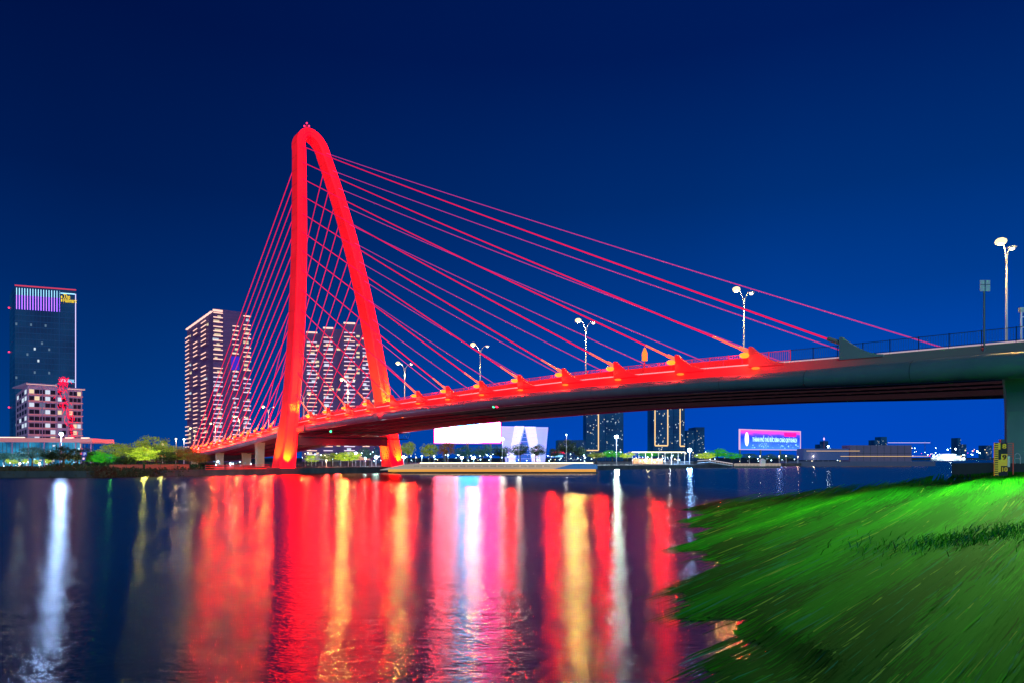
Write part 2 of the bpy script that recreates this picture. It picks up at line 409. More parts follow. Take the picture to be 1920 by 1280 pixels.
MAIN = [-171.6+12*n for n in range(14)]
BACK = [16.1+7.35*n for n in range(14)]
def fin(s0, t, sgn, ln, hgt, m, lit):
    """curved fin that grips a cable foot; tall edge at s0, tail running away by sgn*ln"""
    z = deckz(s0)-.25; prof = [(0, 0), (0, hgt+.25), (-sgn*.0+sgn*.25, hgt+.3)]
    for k in range(1, 9):
        u = k/8; prof.append((sgn*(.25+(ln-.25)*u), .25+hgt*(1-u)**1.75))
    prof.append((sgn*ln, 0))
    b = MB(); A = []; C = []
    for q, h in prof:
        zz = z+(deckz(s0+q)-deckz(s0))+h
        w = .34
        A.append(B(s0+q, t-w, zz)); C.append(B(s0+q, t+w, zz))
    b.loft([A, C])
    f = b.build('anchor_fin', m, bridge)
    b = MB()                         # cable socket on the tall face
    b.tube([B(s0-sgn*1.5, t, deckz(s0)+hgt*.72+.75), B(s0+sgn*.1, t, deckz(s0)+hgt*.72)], .26, 8)
    b.build('cable_socket', M['cable_amber_glow'] if lit else M['deck_grey'], f)
    if lit:
        k = 1 if ln > 4 else .8
        b = MB(); b.ball(B(s0-sgn*.45, t-.62, deckz(s0)+hgt*.55), .62*k, sz=(1.1,1.0,.6)); b.build('floodlight', M['amber'], f, smooth=True)
        b = MB(); b.ball(B(s0+sgn*1.2, t-.62, deckz(s0)-.55), .42*k, sz=(1.35,1.35,.4)); b.build('fascia_lamp', M['amber2'], f, smooth=True)
    return f
for n, s in enumerate(MAIN):
    lit = n > 0
    fin(s, 0, -1, 5.0, 2.4, M['deck_red_glow'] if lit else M['end_fin'], lit)
    if 1 <= n: fin(s-6.4*(14-n)/14, 2*TM, -1, 5.0, 2.4, M['deck_red_glow'], False)
    if lit:
        light('fin_light', B(s+.9, -1.3, deckz(s)+1.0), (1,.007,.003), 5000*(B(s,0,0).length/150)**2, .3, bridge)
for n, s in enumerate(BACK):
    fin(s, 0, 1, 3.2, 2.0, M['deck_red_glow'], True)
    if n % 2 == 0:
        light('fin_light', B(s-.9, -1.3, deckz(s)+.9), (1,.007,.003), 24000, .3, bridge)
# cables
def cable(p, q, r, m):
    d = (q-p); pts = [p+d*(i/12)-Vector((0,0,4*(i/12)*(1-i/12)*d.length*.003)) for i in range(13)]
    MB().tube(pts, r, 6).build('stay_cable', m, bridge, smooth=True)
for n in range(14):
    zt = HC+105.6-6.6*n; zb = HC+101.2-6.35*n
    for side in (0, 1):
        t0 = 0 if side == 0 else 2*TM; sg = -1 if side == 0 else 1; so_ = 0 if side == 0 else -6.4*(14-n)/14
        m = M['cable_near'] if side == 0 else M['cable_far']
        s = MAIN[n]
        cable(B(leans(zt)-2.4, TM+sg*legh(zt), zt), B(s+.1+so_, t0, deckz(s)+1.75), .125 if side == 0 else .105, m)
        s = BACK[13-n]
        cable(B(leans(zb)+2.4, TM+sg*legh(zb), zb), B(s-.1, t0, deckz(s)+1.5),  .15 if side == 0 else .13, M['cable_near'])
        if side == 0:   # foot of each near cable, orange lamp glow painted as emission
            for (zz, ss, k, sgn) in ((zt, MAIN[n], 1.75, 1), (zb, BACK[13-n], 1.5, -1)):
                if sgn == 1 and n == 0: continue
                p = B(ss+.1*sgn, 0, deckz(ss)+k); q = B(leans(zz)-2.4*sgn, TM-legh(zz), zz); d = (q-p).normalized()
                MB().tube([p-Vector((0,0,.03)), p+d*(3.5+3*(sgn == 1))-Vector((0,0,.05))], .155, 6).build('cable_guard', M['cable_amber_glow'], bridge)
# floodlights washing the legs
AMB = (1,.33,0)
LS = leans(HC+22)
for sg in (-1, 1):
    zt = HC+14
    light('leg_floodlight', B(-15.5, TM+sg*14.5, HC+11.8), AMB, 300000, .25, bridge, spot=62, aim=B(leans(HC+19)-3, TM+sg*legh(HC+19), HC+19), blend=1)
    light('leg_floodlight', B(-12, TM+sg*18.9, 2.4), AMB, 60000, .25, bridge, spot=60, aim=B(-9, TM+sg*18.9, HC+3), blend=1)
    light('leg_floodlight', B(-6, TM+sg*18.9-8, 2.4), AMB, 50000, .25, bridge, spot=60, aim=B(-6, TM+sg*18.9-2, HC+3), blend=1)
light('soffit_light', B(-12, 10, 5.5), (1,.03,.04), 2200, .5, bridge)
light('soffit_light', B(8, 16, 5.0), (1,.03,.04), 2600, .5, bridge)
light('soffit_light', B(40, 2, 4.5), (1,.05,.04), 500, .5, bridge)
# navigation lights on the girder
for px, mm, zz in ((926, 'green_l', 761), (932, 'red_l', 761), (755, 'amber', 781), (620, 'green_l', 808)):
    Y = 136960/(px+95); p = at(px, zz, Y-1.9); MB().ball(p, .3 if mm != 'amber' else .22).build('navigation_light', M[mm], bridge)
# travelling maintenance gantry under the deck beside the tower
g = MB()
for z in (-1.1, -3.0):
    g.tube([B(-19,-3.2,tubez(-19)+z), B(-19,31,tubez(-19)+z)], .13, 5); g.tube([B(-16,-3.2,tubez(-19)+z), B(-16,31,tubez(-19)+z)], .13, 5)
for k in range(18):
    t = -3+k*1.95
    g.tube([B(-19,t,tubez(-19)-1.1), B(-19,t+.97,tubez(-19)-3), B(-19,t+1.95,tubez(-19)-1.1)], .06, 4)
g.tube([B(-19,-3.2,tubez(-19)-1.1), B(-19,-3.2,tubez(-19)+.9)], .22, 5)
g.build('inspection_gantry', M['pole_dark'], bridge)
# piers
def pier(s, t0, t1, th, m, zb=1.2, flare=1.6):
    b = MB(); top = tubez(s)+.2; rings = []
    for z, f in ((zb,0),(zb+(top-zb)*.55,.02),(zb+(top-zb)*.75,.2),(zb+(top-zb)*.9,.6),(top,1.0)):
        e = flare*f
        rings.append([B(s-th/2,t0-e,z),B(s-th/2+.3,t0-e-.3,z),B(s+th/2-.3,t0-e-.3,z),B(s+th/2,t0-e,z),B(s+th/2,t1+e,z),B(s-th/2,t1+e,z)])
    b.loft(rings); return b.build('pier', m, bridge)
pier(-188.5, 4.3, 24, 3.0, M['concrete'], 4.0, 1.5)
b = MB()
def cap_pts(z): return [B(-183.6,-.6,z),B(-183.6,29,z),B(-196,29,z),B(-196,-.6,z)]
b.hexa(cap_pts(2.7), cap_pts(4.22)); b.build('pile_cap', M['concrete_dark'], bridge)
for s_ in (-186, -193.5):
    for t_ in (2, 10, 18, 26):
        MB().tube([B(s_,t_,-2), B(s_,t_,2.7)], .8, 12).build('pile', M['concrete_dark'], bridge)
for s_, a, c in ((83, 2, 4.4), (83, 12.5, 15.5), (36, 2, 4.4), (36, 12.5, 15.5), (120, 2, 4.4)):
    pier(s_, a, c, 2.0, M['pier_glow'], 1.0, .3)
b = MB()   # platform the tower legs stand on
q = [B(-13,-10,0),B(-13,39,0),B(9,39,0),B(9,-10,0)]
b.hexa([p+Vector((0,0,-1)) for p in q], [p+Vector((0,0,1.75)) for p in q]); b.build('tower_platform', M['concrete_dark'], bridge)

# ------------------------------------------------------------------ street lamps on the bridge
protoL = thing('street_lamp', 'x', 'street lamp', (0,0,0), 'double-armed street lamps along the bridge deck')
ARM = V
b = MB(); b.tube([(0,0,0),(0,0,6),(0,0,12.3)], [.15,.12,.09], 10); b.box((0,0,.25),(.5,.5,.5)); b.build('pole', M['pole'], protoL, True)
for sg in (-1, 1):
    a = ARM*sg
    b = MB(); b.tube([Vector((0,0,11.0)), a*.35+Vector((0,0,12.3)), a*1.0+Vector((0,0,13.2)), a*1.75+Vector((0,0,13.45))], [.08,.07,.06,.05], 6)
    b.build('arm', M['pole'], protoL, True)
    c = a*2.1+Vector((0,0,13.5)); b = MB(); b.ball(c, .55, sz=(1,1,.28)); h = b.build('lamp_head', M['pole'], protoL, True)
    b = MB(); b.ball(c-Vector((0,0,.16)), .62 if sg < 0 else .3, sz=(1,1,.7)); b.build('lens', M['lamp'] if sg < 0 else M['lamp_dim'], h, True)
lamp_words = ['rightmost street lamp, above the sign post at the right edge', 'street lamp above the first unlit anchor fins, second from the right',
 'street lamp third from the right on the main span', 'street lamp on the deck above the big white screen', 'street lamp just right of the far tower leg',
 'street lamp seen between the two tower legs, right one', 'street lamp close behind the near tower leg', 'street lamp first to the left of the tower',
 'street lamp second to the left of the tower', 'street lamp third left of the tower, above the low deck', 'street lamp at the far low end of the bridge']
lamp_pos = []
for k in range(11):
    Y = 1280*124.6*(.0005045+.0001667*k); X = 124.6-.8242*Y
    s = (Y-214.4-.636*TM)/.7716
    o = protoL if k == 0 else copy_tree(protoL)
    o.location = (X, Y, deckz(s)); o['label'] = 'double-armed '+lamp_words[k]
    hp = Vector((X, Y, deckz(s)+13.1))-ARM*2.1; lamp_pos.append(hp)
    pw = [3500,4500,11000,1000,11000,14000,900,3500,5000,3500,1500][k]
    light('lamp_light', hp-Vector((0,0,.5)), (1,.62,.16), pw, .35, o)

b = MB(); b.box(B(-196,-2.2,deckz(-196)+1.25), (.9,.5,.35), .6); b.tube([B(-196,.1,deckz(-196)), B(-196,-2.1,deckz(-196)+1.1)], .07, 6); b.build('added_bank_light_housing', M['pole'], bridge)  # housing made up to carry the added bank light
light('added_bank_light', B(-196, -2.6, deckz(-196)+.9), (.35,1,.16), 130000, .4, bridge, spot=95, aim=(17,24,.5), blend=1)  # added light, out of view, brightens the grass bank
# ------------------------------------------------------------------ signs and small things on the bridge
def on_edge(px, dt=0):
    Y = 136960/(px+95); return (Y-214.4)/.7716
s = on_edge(1846); p = B(s, -.15, tubez(s)+1.6)
sp = thing('sign_post', 'tall post on the bridge edge with two blank sign backs at its top', 'sign post', p)
b = MB(); b.tube([p, p+Vector((0,0,7.35))], .09, 8); b.box(p+Vector((0,0,.2)), (.4,.4,.4)); b.build('pole', M['pole_dark'], sp)
for dx in (-.29, .29):
    b = MB(); b.box(p+Vector((dx,-.12,6.75)), (.46,.04,1.15)); pb = b.build('sign_plate', M['sign_back'], sp)
    b = MB(); b.box(p+Vector((dx,-.16,6.85)), (.44,.03,.05)); b.build('bracket', M['pole_dark'], pb)
s = on_edge(1206); p = B(s, .3, deckz(s))
sp = thing('navigation_sign', 'small orange pointed navigation sign on a pole above the bridge railing', 'sign', p)
b = MB(); b.tube([p, p+Vector((0,0,3.0))], .07, 6); b.build('pole', M['rail_red_glow'], sp)
b = MB(); w = .42
pts = [(-w,2.1),(w,2.1),(w,3.3),(.12,4.1),(-.12,4.1),(-w,3.3)]
b.loft([[p+Vector((x,-.12,z)) for x,z in pts],[p+Vector((x,-.04,z)) for x,z in pts]]); b.build('sign_plate', M['orange_sign'], sp)
p = B(on_edge(1893)+1, 8, deckz(-186))
cp = thing('camera_post', 'short post with traffic cameras next to the rightmost bridge lamp', 'camera post', p)
b = MB(); b.tube([p, p+Vector((0,0,4.4))], .09, 8); b.tube([p+Vector((0,0,3.7)), p+Vector((1.2,0,3.9))], .06, 6); b.tube([p+Vector((0,0,2.6)), p+Vector((1.1,0,2.7))], .05, 6); b.build('pole', M['pole'], cp)
b = MB(); b.box(p+Vector((1.2,-.1,4.05)), (.55,.25,.25), .4); b.build('camera_head', M['white'], cp)
b = MB(); b.box(p+Vector((1.1,-.1,2.9)), (.3,.25,.45)); b.build('control_box', M['white'], cp)
b = MB(); b.box(p+Vector((0,0,4.5)), (.45,.3,.5)); b.build('beacon_box', M['white'], cp)

# clearance gauge board standing on the pile cap
gp = at(1875, 890, 62.0); gy = 62.0; px2m = gy/F
gz0, gz1 = HC-(893-HOR)*px2m, HC-(829-HOR)*px2m; gx0, gx1 = (1864-960)*px2m, (1888-960)*px2m
ga = thing('clearance_gauge', 'yellow and black clearance gauge board numbered 8, 9, 10 beside the right pier', 'gauge board', ((gx0+gx1)/2, gy, gz0))
b = MB(); b.box(((gx0+gx1)/2, gy, (gz0+gz1)/2), (gx1-gx0, .1, gz1-gz0)); b.build('board', M['yellow'], ga)
H = gz1-gz0; Wd = gx1-gx0
b = MB()
bands = [(0.02,.24,.5,1.0),(.24,.33,.0,.0),(.33,.0,0,0)]
def gbox(u0,u1,v0,v1,d=.03):   # fractions from left / from top
    b.box((gx0+Wd*(u0+u1)/2, gy-.05-d/2, gz1-H*(v0+v1)/2), (Wd*(u1-u0), d, H*(v1-v0)))
gbox(.46,1,0,.20); gbox(.3,1,.20,.33); gbox(.3,.5,.33,.5); gbox(.5,1,.68,.86); gbox(.3,1,.86,1.0)
for k in range(16): gbox(0,.26,(k+.1)/16,(k+.55)/16)
b.build('painted_blocks', M['black'], ga)
text_mesh('numeral', '8', 1, (gx0+Wd*.58, gy-.12, gz1-H*.175), (1,0,0), (0,0,1), M['yellow'], ga, width=Wd*.27, height=H*.14)
text_mesh('numeral', '9', 1, (gx0+Wd*.60, gy-.12, gz1-H*.495), (1,0,0), (0,0,1), M['black'], ga, width=Wd*.27, height=H*.14)
text_mesh('numeral', '10', 1, (gx0+Wd*.55, gy-.12, gz1-H*.845), (1,0,0), (0,0,1), M['yellow'], ga, width=Wd*.4, height=H*.13)
b = MB(); b.box((gx0+Wd*.6, gy, gz1+.16), (.32,.3,.3)); b.build('lamp_box', M['pole_dark'], ga)
fp = ((1897-960)*px2m, gy+.3, 4.0)
fr = thing('ladder_frame', 'red and white steel ladder frame right beside the clearance gauge', 'ladder', (fp[0], fp[1], 3.9))
b = MB()
for dx in (0, .55): b.tube([(fp[0]-.2+dx, fp[1], 2.9), (fp[0]-.2+dx, fp[1], 6.15)], .04, 6)
for k in range(7): b.tube([(fp[0]-.2, fp[1], 4.9+k*.2), (fp[0]+.35, fp[1], 4.9+k*.2)], .025, 5)
b.build('frame', M['wall_red_glow'], fr)
b = MB(); b.box((fp[0]-.1, fp[1]-.05, 4.45), (.22,.05,1.0)); b.build('white_board', M['white'], fr)
rl = thing('looped_handrail', 'thin white looped handrail on the pile cap at the foot of the right pier', 'handrail', ((1908-960)*px2m, gy+2.5, 4.22))
c0 = Vector(((1903-960)*(gy+2.5)/F, gy+2.5, 4.22)); b = MB()
b.tube([c0, c0+Vector((0,0,.85)), c0+Vector((.2,0,1.0)), c0+Vector((.42,0,.9)), c0+Vector((.52,0,.6)), c0+Vector((.5,0,0))], .03, 6); b.build('rail', M['white'], rl)
b = MB(); b.tube([c0+Vector((0,0,.5)), c0+Vector((.52,0,.5))], .02, 5); b.build('crossbar', M['white'], rl)

# ------------------------------------------------------------------ ground and water
def shore(px, py): Y = HC*F/(py-HOR); return Vector(((px-960)/F*Y, Y, 0))
SH = [Vector((-420,150,0)), shore(-100,894.5), shore(0,894), shore(160,894), shore(300,891.5), shore(385,890), shore(480,889), shore(560,887.6)]
SHR = [B(-13,39,0)+Vector((2,0,0)), shore(820,884.5), shore(960,882), shore(1120,879.5), shore(1300,876.5), shore(1500,872.5), shore(1620,868), shore(1700,861.5), Vector((2600,3300,0))]
SHALL = SH+[B(-2,-9.8,0), B(-2,38.8,0)]+SHR
b = MB()
n = len(SHALL); ztop = 1.55
b.v = [(p.x,p.y,-1.5) for p in SHALL]+[(p.x,p.y,ztop) for p in SHALL]+[(p.x*3-0 if i == 0 else p.x, 5200 if i else 5200, ztop) for i, p in enumerate(SHALL)]
b.v[2*n] = (-5200, 5200, ztop)
for i in range(n-1):
    b.f.append((i, i+1, n+i+1, n+i)); b.mi.append(0)
top = [n+i for i in range(n)]+[2*n+i for i in (n-1, 0)]
b.f.append(tuple(top)[::-1]); b.mi.append(1)
b.v.append((-5200, 150, ztop)); b.f.append((n, 2*n, len(b.v)-1)); b.mi.append(1)
tag(b.build('river_bank', [M['concrete_dark'], M['ground']]), kind='structure')
b = MB(); b.add([(-7000,-300,-2.5),(7000,-300,-2.5),(7000,9000,-2.5),(-7000,9000,-2.5)], [(0,1,2,3)])
tag(b.build('ground', M['ground']), kind='structure')
# far low bank across the wide reach on the right
b = MB(); b.hexa([(700,1900,-1),(4200,1500,-1),(4200,2600,-1),(700,2600,-1)], [(700,1900,4),(4200,1500,4),(4200,2600,4),(700,2600,4)])
tag(b.build('far_bank', M['ground']), kind='structure')

def water_mat():
    m = bpy.data.materials.new('river_water'); m.use_nodes = True; nt = m.node_tree; nt.nodes.clear()
    out = N(m,'ShaderNodeOutputMaterial'); g = N(m,'ShaderNodeBsdfGlossy'); d = N(m,'ShaderNodeBsdfDiffuse'); mx = N(m,'ShaderNodeMixShader')
    g.distribution = 'BECKMANN'
    g.inputs['Roughness'].default_value = .19; g.inputs['Color'].default_value = (1,.86,.66,1); g.inputs['Anisotropy'].default_value = .8
    tg = N(m,'ShaderNodeCombineXYZ'); tg.inputs[0].default_value = 1; L(m, tg.outputs[0], g.inputs['Tangent'])
    d.inputs['Color'].default_value = (.002,.012,.03,1)
    tc = N(m,'ShaderNodeTexCoord')
    h = None
    for sc_, st, dist in ((.9,(1,2.6,1),.017),(3.4,(1,2.4,1),.019),(.28,(1,3.4,1),.035),(.15,(1,3.0,1),.02)):
        mp = N(m,'ShaderNodeMapping'); mp.inputs['Scale'].default_value = st
        nz = N(m,'ShaderNodeTexNoise'); nz.inputs['Scale'].default_value = sc_; nz.inputs['Detail'].default_value = 2; nz.inputs['Distortion'].default_value = .8
        L(m, tc.outputs['Object'], mp.inputs[0]); L(m, mp.outputs[0], nz.inputs[0])
        bp = N(m,'ShaderNodeBump'); bp.inputs['Strength'].default_value = 1.0; bp.inputs['Distance'].default_value = dist
        L(m, nz.outputs[0], bp.inputs['Height'])
        if h: L(m, h.outputs[0], bp.inputs['Normal'])
        h = bp
    fr = N(m,'ShaderNodeFresnel'); fr.inputs['IOR'].default_value = 1.6
    L(m, h.outputs[0], g.inputs['Normal'])
    mr = N(m,'ShaderNodeMapRange'); mr.inputs['From Min'].default_value = 0; mr.inputs['From Max'].default_value = .5; mr.inputs['To Min'].default_value = .12; mr.inputs['To Max'].default_value = .85
    L(m, fr.outputs[0], mr.inputs[0]); L(m, mr.outputs[0], mx.inputs[0])
    L(m, d.outputs[0], mx.inputs[1]); L(m, g.outputs[0], mx.inputs[2]); L(m, mx.outputs[0], out.inputs[0])
    return m
b = MB(); b.add([(-6000,-200,0),(6000,-200,0),(6000,6500,0),(-6000,6500,0)], [(0,1,2,3)])
tag(b.build('river_water', water_mat()), kind='structure')

# ------------------------------------------------------------------ the green bank of combed river grass, lower right
def edge_x(Y): return 3.9+.265*(Y-13.6)
def edge_d(x, y):      # distance inside the mat; long tongues follow the current
    q = (x-y)*.7
    return x-edge_x(y)+.8*math.sin(.9*q)+.45*math.sin(2.3*q+1)+.2*math.sin(6.1*q)
HOLES = ((5.75,17.2,.6,1.9),)
def grass_z(x, y):
    d = edge_d(x, y)
    for (hx_, hy_, ax_, ay_) in HOLES:
        q = math.hypot((x-hx_)/ax_, (y-hy_)/ay_)
        d *= max(0, min(1, (q-.75)/1.6))
    z = .03+.11*max(0, d) if d < 30 else 3.33+.02*(d-30)
    z += .035*math.sin(x*.9-y*.8)*min(1, max(0, d/4))+.02*math.sin(x*2.3-y*2.1)*min(1, max(0, d/3))
    return z
def hole(x, y):
    return any(((x-a)/c)**2+((y-b_)/d_)**2 < 1+.5*math.sin(x*7+y*3) for a, b_, c, d_ in HOLES)
def grass_mat():
    m = mat('combed_river_grass', (.05,.2,.02), .9, spec=.02)
    tc = N(m,'ShaderNodeTexCoord')
    def streak(sx, sy, sc_, dist=.4, rot=-44):
        mp = N(m,'ShaderNodeMapping'); mp.vector_type = 'TEXTURE'; mp.inputs['Rotation'].default_value = (0,0,R(-rot)); mp.inputs['Scale'].default_value = (sx, sy, 1)
        nz = N(m,'ShaderNodeTexNoise'); nz.inputs['Scale'].default_value = sc_; nz.inputs['Detail'].default_value = 5; nz.inputs['Distortion'].default_value = dist
        L(m, tc.outputs['Object'], mp.inputs[0]); L(m, mp.outputs[0], nz.inputs[0]); return nz
    a = streak(9, .55, 1.0, rot=-48); c = streak(22, 4.5, 1.0); e = streak(5, .16, 1.0, .2, rot=-48)
    cr = N(m,'ShaderNodeValToRGB'); els = cr.color_ramp.elements
    els[0].position = .36; els[0].color = (.0005,.018,.006,1); els[1].position = .68; els[1].color = (.07,.48,.006,1)
    x = els.new(.47); x.color = (.001,.13,.010,1); x = els.new(.57); x.color = (.006,.30,.006,1)
    ad = N(m,'ShaderNodeMath', operation='MULTIPLY_ADD'); ad.inputs[1].default_value = .5; 
    L(m, a.outputs[0], ad.inputs[0])
    m2 = N(m,'ShaderNodeMath', operation='MULTIPLY_ADD'); m2.inputs[1].default_value = .3
    L(m, e.outputs[0], m2.inputs[0])
    m3 = N(m,'ShaderNodeMath', operation='MULTIPLY'); m3.inputs[1].default_value = .25; L(m, c.outputs[0], m3.inputs[0])
    L(m, m3.outputs[0], m2.inputs[2]); L(m, m2.outputs[0], ad.inputs[2]); L(m, ad.outputs[0], cr.inputs[0])
    L(m, cr.outputs[0], bsdf(m).inputs['Base Color'])
    bp = N(m,'ShaderNodeBump'); bp.inputs['Strength'].default_value = .12; bp.inputs['Distance'].default_value = .06
    L(m, a.outputs[0], bp.inputs['Height']); L(m, bp.outputs[0], bsdf(m).inputs['Normal'])
    return m
GM = grass_mat()
b = MB(); idx = {}
ys = [8+.28*i for i in range(202)]
def gx(i): return -4+.28*i
for j, y in enumerate(ys):
    for i in range(280):
        x = gx(i)
        if edge_d(x, y) < -.2 or x > min(y*.82+34, 74): continue
        idx[(i,j)] = len(b.v); b.v.append((x, y, grass_z(x,y)))
for (i,j), a in list(idx.items()):
    q = [(i,j),(i+1,j),(i+1,j+1),(i,j+1)]
    if all(k in idx for k in q) and not hole(gx(i)+.2, ys[j]+.2): b.f.append(tuple(idx[k] for k in q)); b.mi.append(0)
tag(b.build('grassy_bank', GM, smooth=True), kind='structure')
GS = [mat('grass_strand_'+n_, c, .85, spec=.05) for n_, c in (('dark',(.001,.06,.008)),('green',(.002,.17,.008)),('bright',(.008,.30,.006)),('lime',(.07,.46,.006)),('teal',(.004,.17,.12)),('straw',(.25,.34,.06)))]
b = MB()
rg = random.Random(3)
for k in range(20000):
    y = 9+55*rg.random()**1.5; span = y*.8+8-edge_x(y)
    d = -2.4+rg.random()*(span+2.4)
    x = edge_x(y)+d; d = edge_d(x, y)
    if hole(x, y) or (d < 0 and rg.random() < -d/1.3): continue
    u = (y-9)/55; dx = 1.02-.35*u+rg.uniform(-.05,.05); l = math.hypot(dx,1); dx /= l; dy = 1/l
    ln = rg.uniform(2.5, 9.0)*(.6+u*1.0); w = rg.uniform(.006,.024)*(1+1.8*u)
    c = .38+.20*math.sin((x-y*.9)*1.3+.7*math.sin(x*.3+y*.3))+.16*math.sin((x-y*.95)*.5+2)+rg.uniform(-.14,.14)+.3*u+.15*(d/span)-.25*max(0,1-d/2.5); mi = 0 if c < .35 else 1 if c < .7 else 2 if c < 1.0 else 3
    q = rg.random()
    if q < .04 and y < 35: mi = 4
    elif q > .985: mi = 5
    px_, py_ = -dy*w, dx*w; prev = None; base = len(b.v); ns = 4
    for s_ in range(ns+1):
        f = s_/ns; X = x+dx*ln*f-dy*.05*math.sin(f*3+k); Y = y+dy*ln*f
        zz = max(.02, grass_z(X,Y))+.01+.015*math.sin(f*math.pi)
        e = math.sin(math.pi*(.08+.84*f))
        b.v += [(X-px_*e, Y-py_*e, zz),(X+px_*e, Y+py_*e, zz+.01)]
    for s_ in range(ns):
        b.f.append((base+2*s_, base+2*s_+1, base+2*s_+3, base+2*s_+2)); b.mi.append(mi)
tag(b.build('river_grass', GS), 'long green river grass combed flat over the lower right bank', 'grass', kind='stuff')
# upright tuft half way down the right edge
tp_ = at(1800, 1040, 29); tp_.z = grass_z(tp_.x, 29)
b = MB()
for k in range(1500):
    x = tp_.x+rg.gauss(0,2.4)+.8; y = tp_.y+rg.gauss(0,1.3); z = grass_z(x,y)-.03; h = rg.uniform(.08,.42); w = rg.uniform(.006,.018)
    a = rg.uniform(0,6.28); lx, ly = math.cos(a)*h*.9+h*.5, math.sin(a)*h*.9; o_ = len(b.v)
    b.v += [(x-w,y,z),(x+w,y,z),(x+lx*.4+w,y+ly*.4,z+h*.7),(x+lx*.4-w,y+ly*.4,z+h*.7),(x+lx,y+ly,z+h)]
    b.f += [(o_,o_+1,o_+2,o_+3),(o_+3,o_+2,o_+4)]; mi = rg.choice([0,1,1,2,2,3,4]); b.mi += [mi,mi]
tag(b.build('reed_clump', GS), 'dark clump of upright reeds on the grassy bank at the right edge', 'reeds', kind='stuff')

# ------------------------------------------------------------------ trees
def crown_mesh(seed, n_clump, per, leaf, flat=1.0):
    rr = random.Random(seed); v = []; f = []
    cl = []
    for i in range(n_clump):
        while True:
            x, y, z = rr.uniform(-1,1), rr.uniform(-1,1), rr.uniform(-1,1)
            d = x*x+y*y+z*z
            if .12 < d < 1: break
        cl.append((x*.85, y*.85, z*.75*flat, rr.uniform(.16,.34)))
    for (cx, cy, cz, cr) in cl:
        for k in range(per):
            p = Vector((rr.gauss(0,1), rr.gauss(0,1), rr.gauss(0,.8))).normalized()*cr*rr.uniform(.5,1.05)
            a = Vector((rr.uniform(-1,1), rr.uniform(-1,1), rr.uniform(-1,1))).normalized(); c = a.cross(Vector((rr.uniform(-1,1),rr.uniform(-1,1),rr.uniform(-1,1)))).normalized()
            q = Vector((cx,cy,cz))+p; s_ = leaf*rr.uniform(.6,1.3); o_ = len(v)
            v += [tuple(q-a*s_), tuple(q+c*s_*.55), tuple(q+a*s_), tuple(q-c*s_*.55)]; f.append((o_,o_+1,o_+2,o_+3))
    me = bpy.data.meshes.new('crown'); me.from_pydata(v, [], f); me.update(); return me, cl
CR = [crown_mesh(11+i, 52, 60, .05, 1.0) for i in range(5)]
for me, _ in CR: me.materials.append(M['leaf_dark'])
TRK = []
for i, (me, cl) in enumerate(CR):
    b = MB(); b.tube([(0,0,-1.75),(.03,0,-1.1),(0,.04,-.4),(0,0,.2)], [.075,.06,.045,.02], 7)
    for (x,y,z,r_) in cl[:10]: b.tube([(0,0,-.75+.08*i%3), (x*.4,y*.4,z*.5-.25), (x*.9,y*.9,z*.9)], [.03,.02,.008], 5)
    tm = bpy.data.meshes.new('trunk'); tm.from_pydata(b.v, [], b.f); tm.materials.append(M['trunk']); tm.update(); TRK.append(tm)
def tree(px, ptop, pbot, Y, wpx, m, label, group=None, name='tree', cat='tree'):
    """a tree whose crown spans wpx pixels and whose top / foot sit at the given rows"""
    X = (px-960)/F*Y; zt = HC-(ptop-HOR)/F*Y; zb = max(1.5, HC-(pbot-HOR)/F*Y) if pbot else 1.5
    h = max(2.0, zt-zb); r = wpx*Y/F/2
    o = thing(name, label, cat, (X,Y,zb), group); k = random.randrange(5)
    rz = h/2.75
    c = bpy.data.objects.new('crown', CR[k][0]); col.objects.link(c); c.parent = o; c.location = (0,0,rz*1.75); c.scale = (r,r,rz); c.rotation_euler = (0,0,random.uniform(0,6.28))
    c.material_slots[0].link = 'OBJECT'; c.material_slots[0].material = M[m]
    t = bpy.data.objects.new('trunk', TRK[k]); col.objects.link(t); t.parent = o; t.location = (0,0,rz*1.75); t.scale = (r*.8,r*.8,rz); t.rotation_euler = c.rotation_euler
    return o
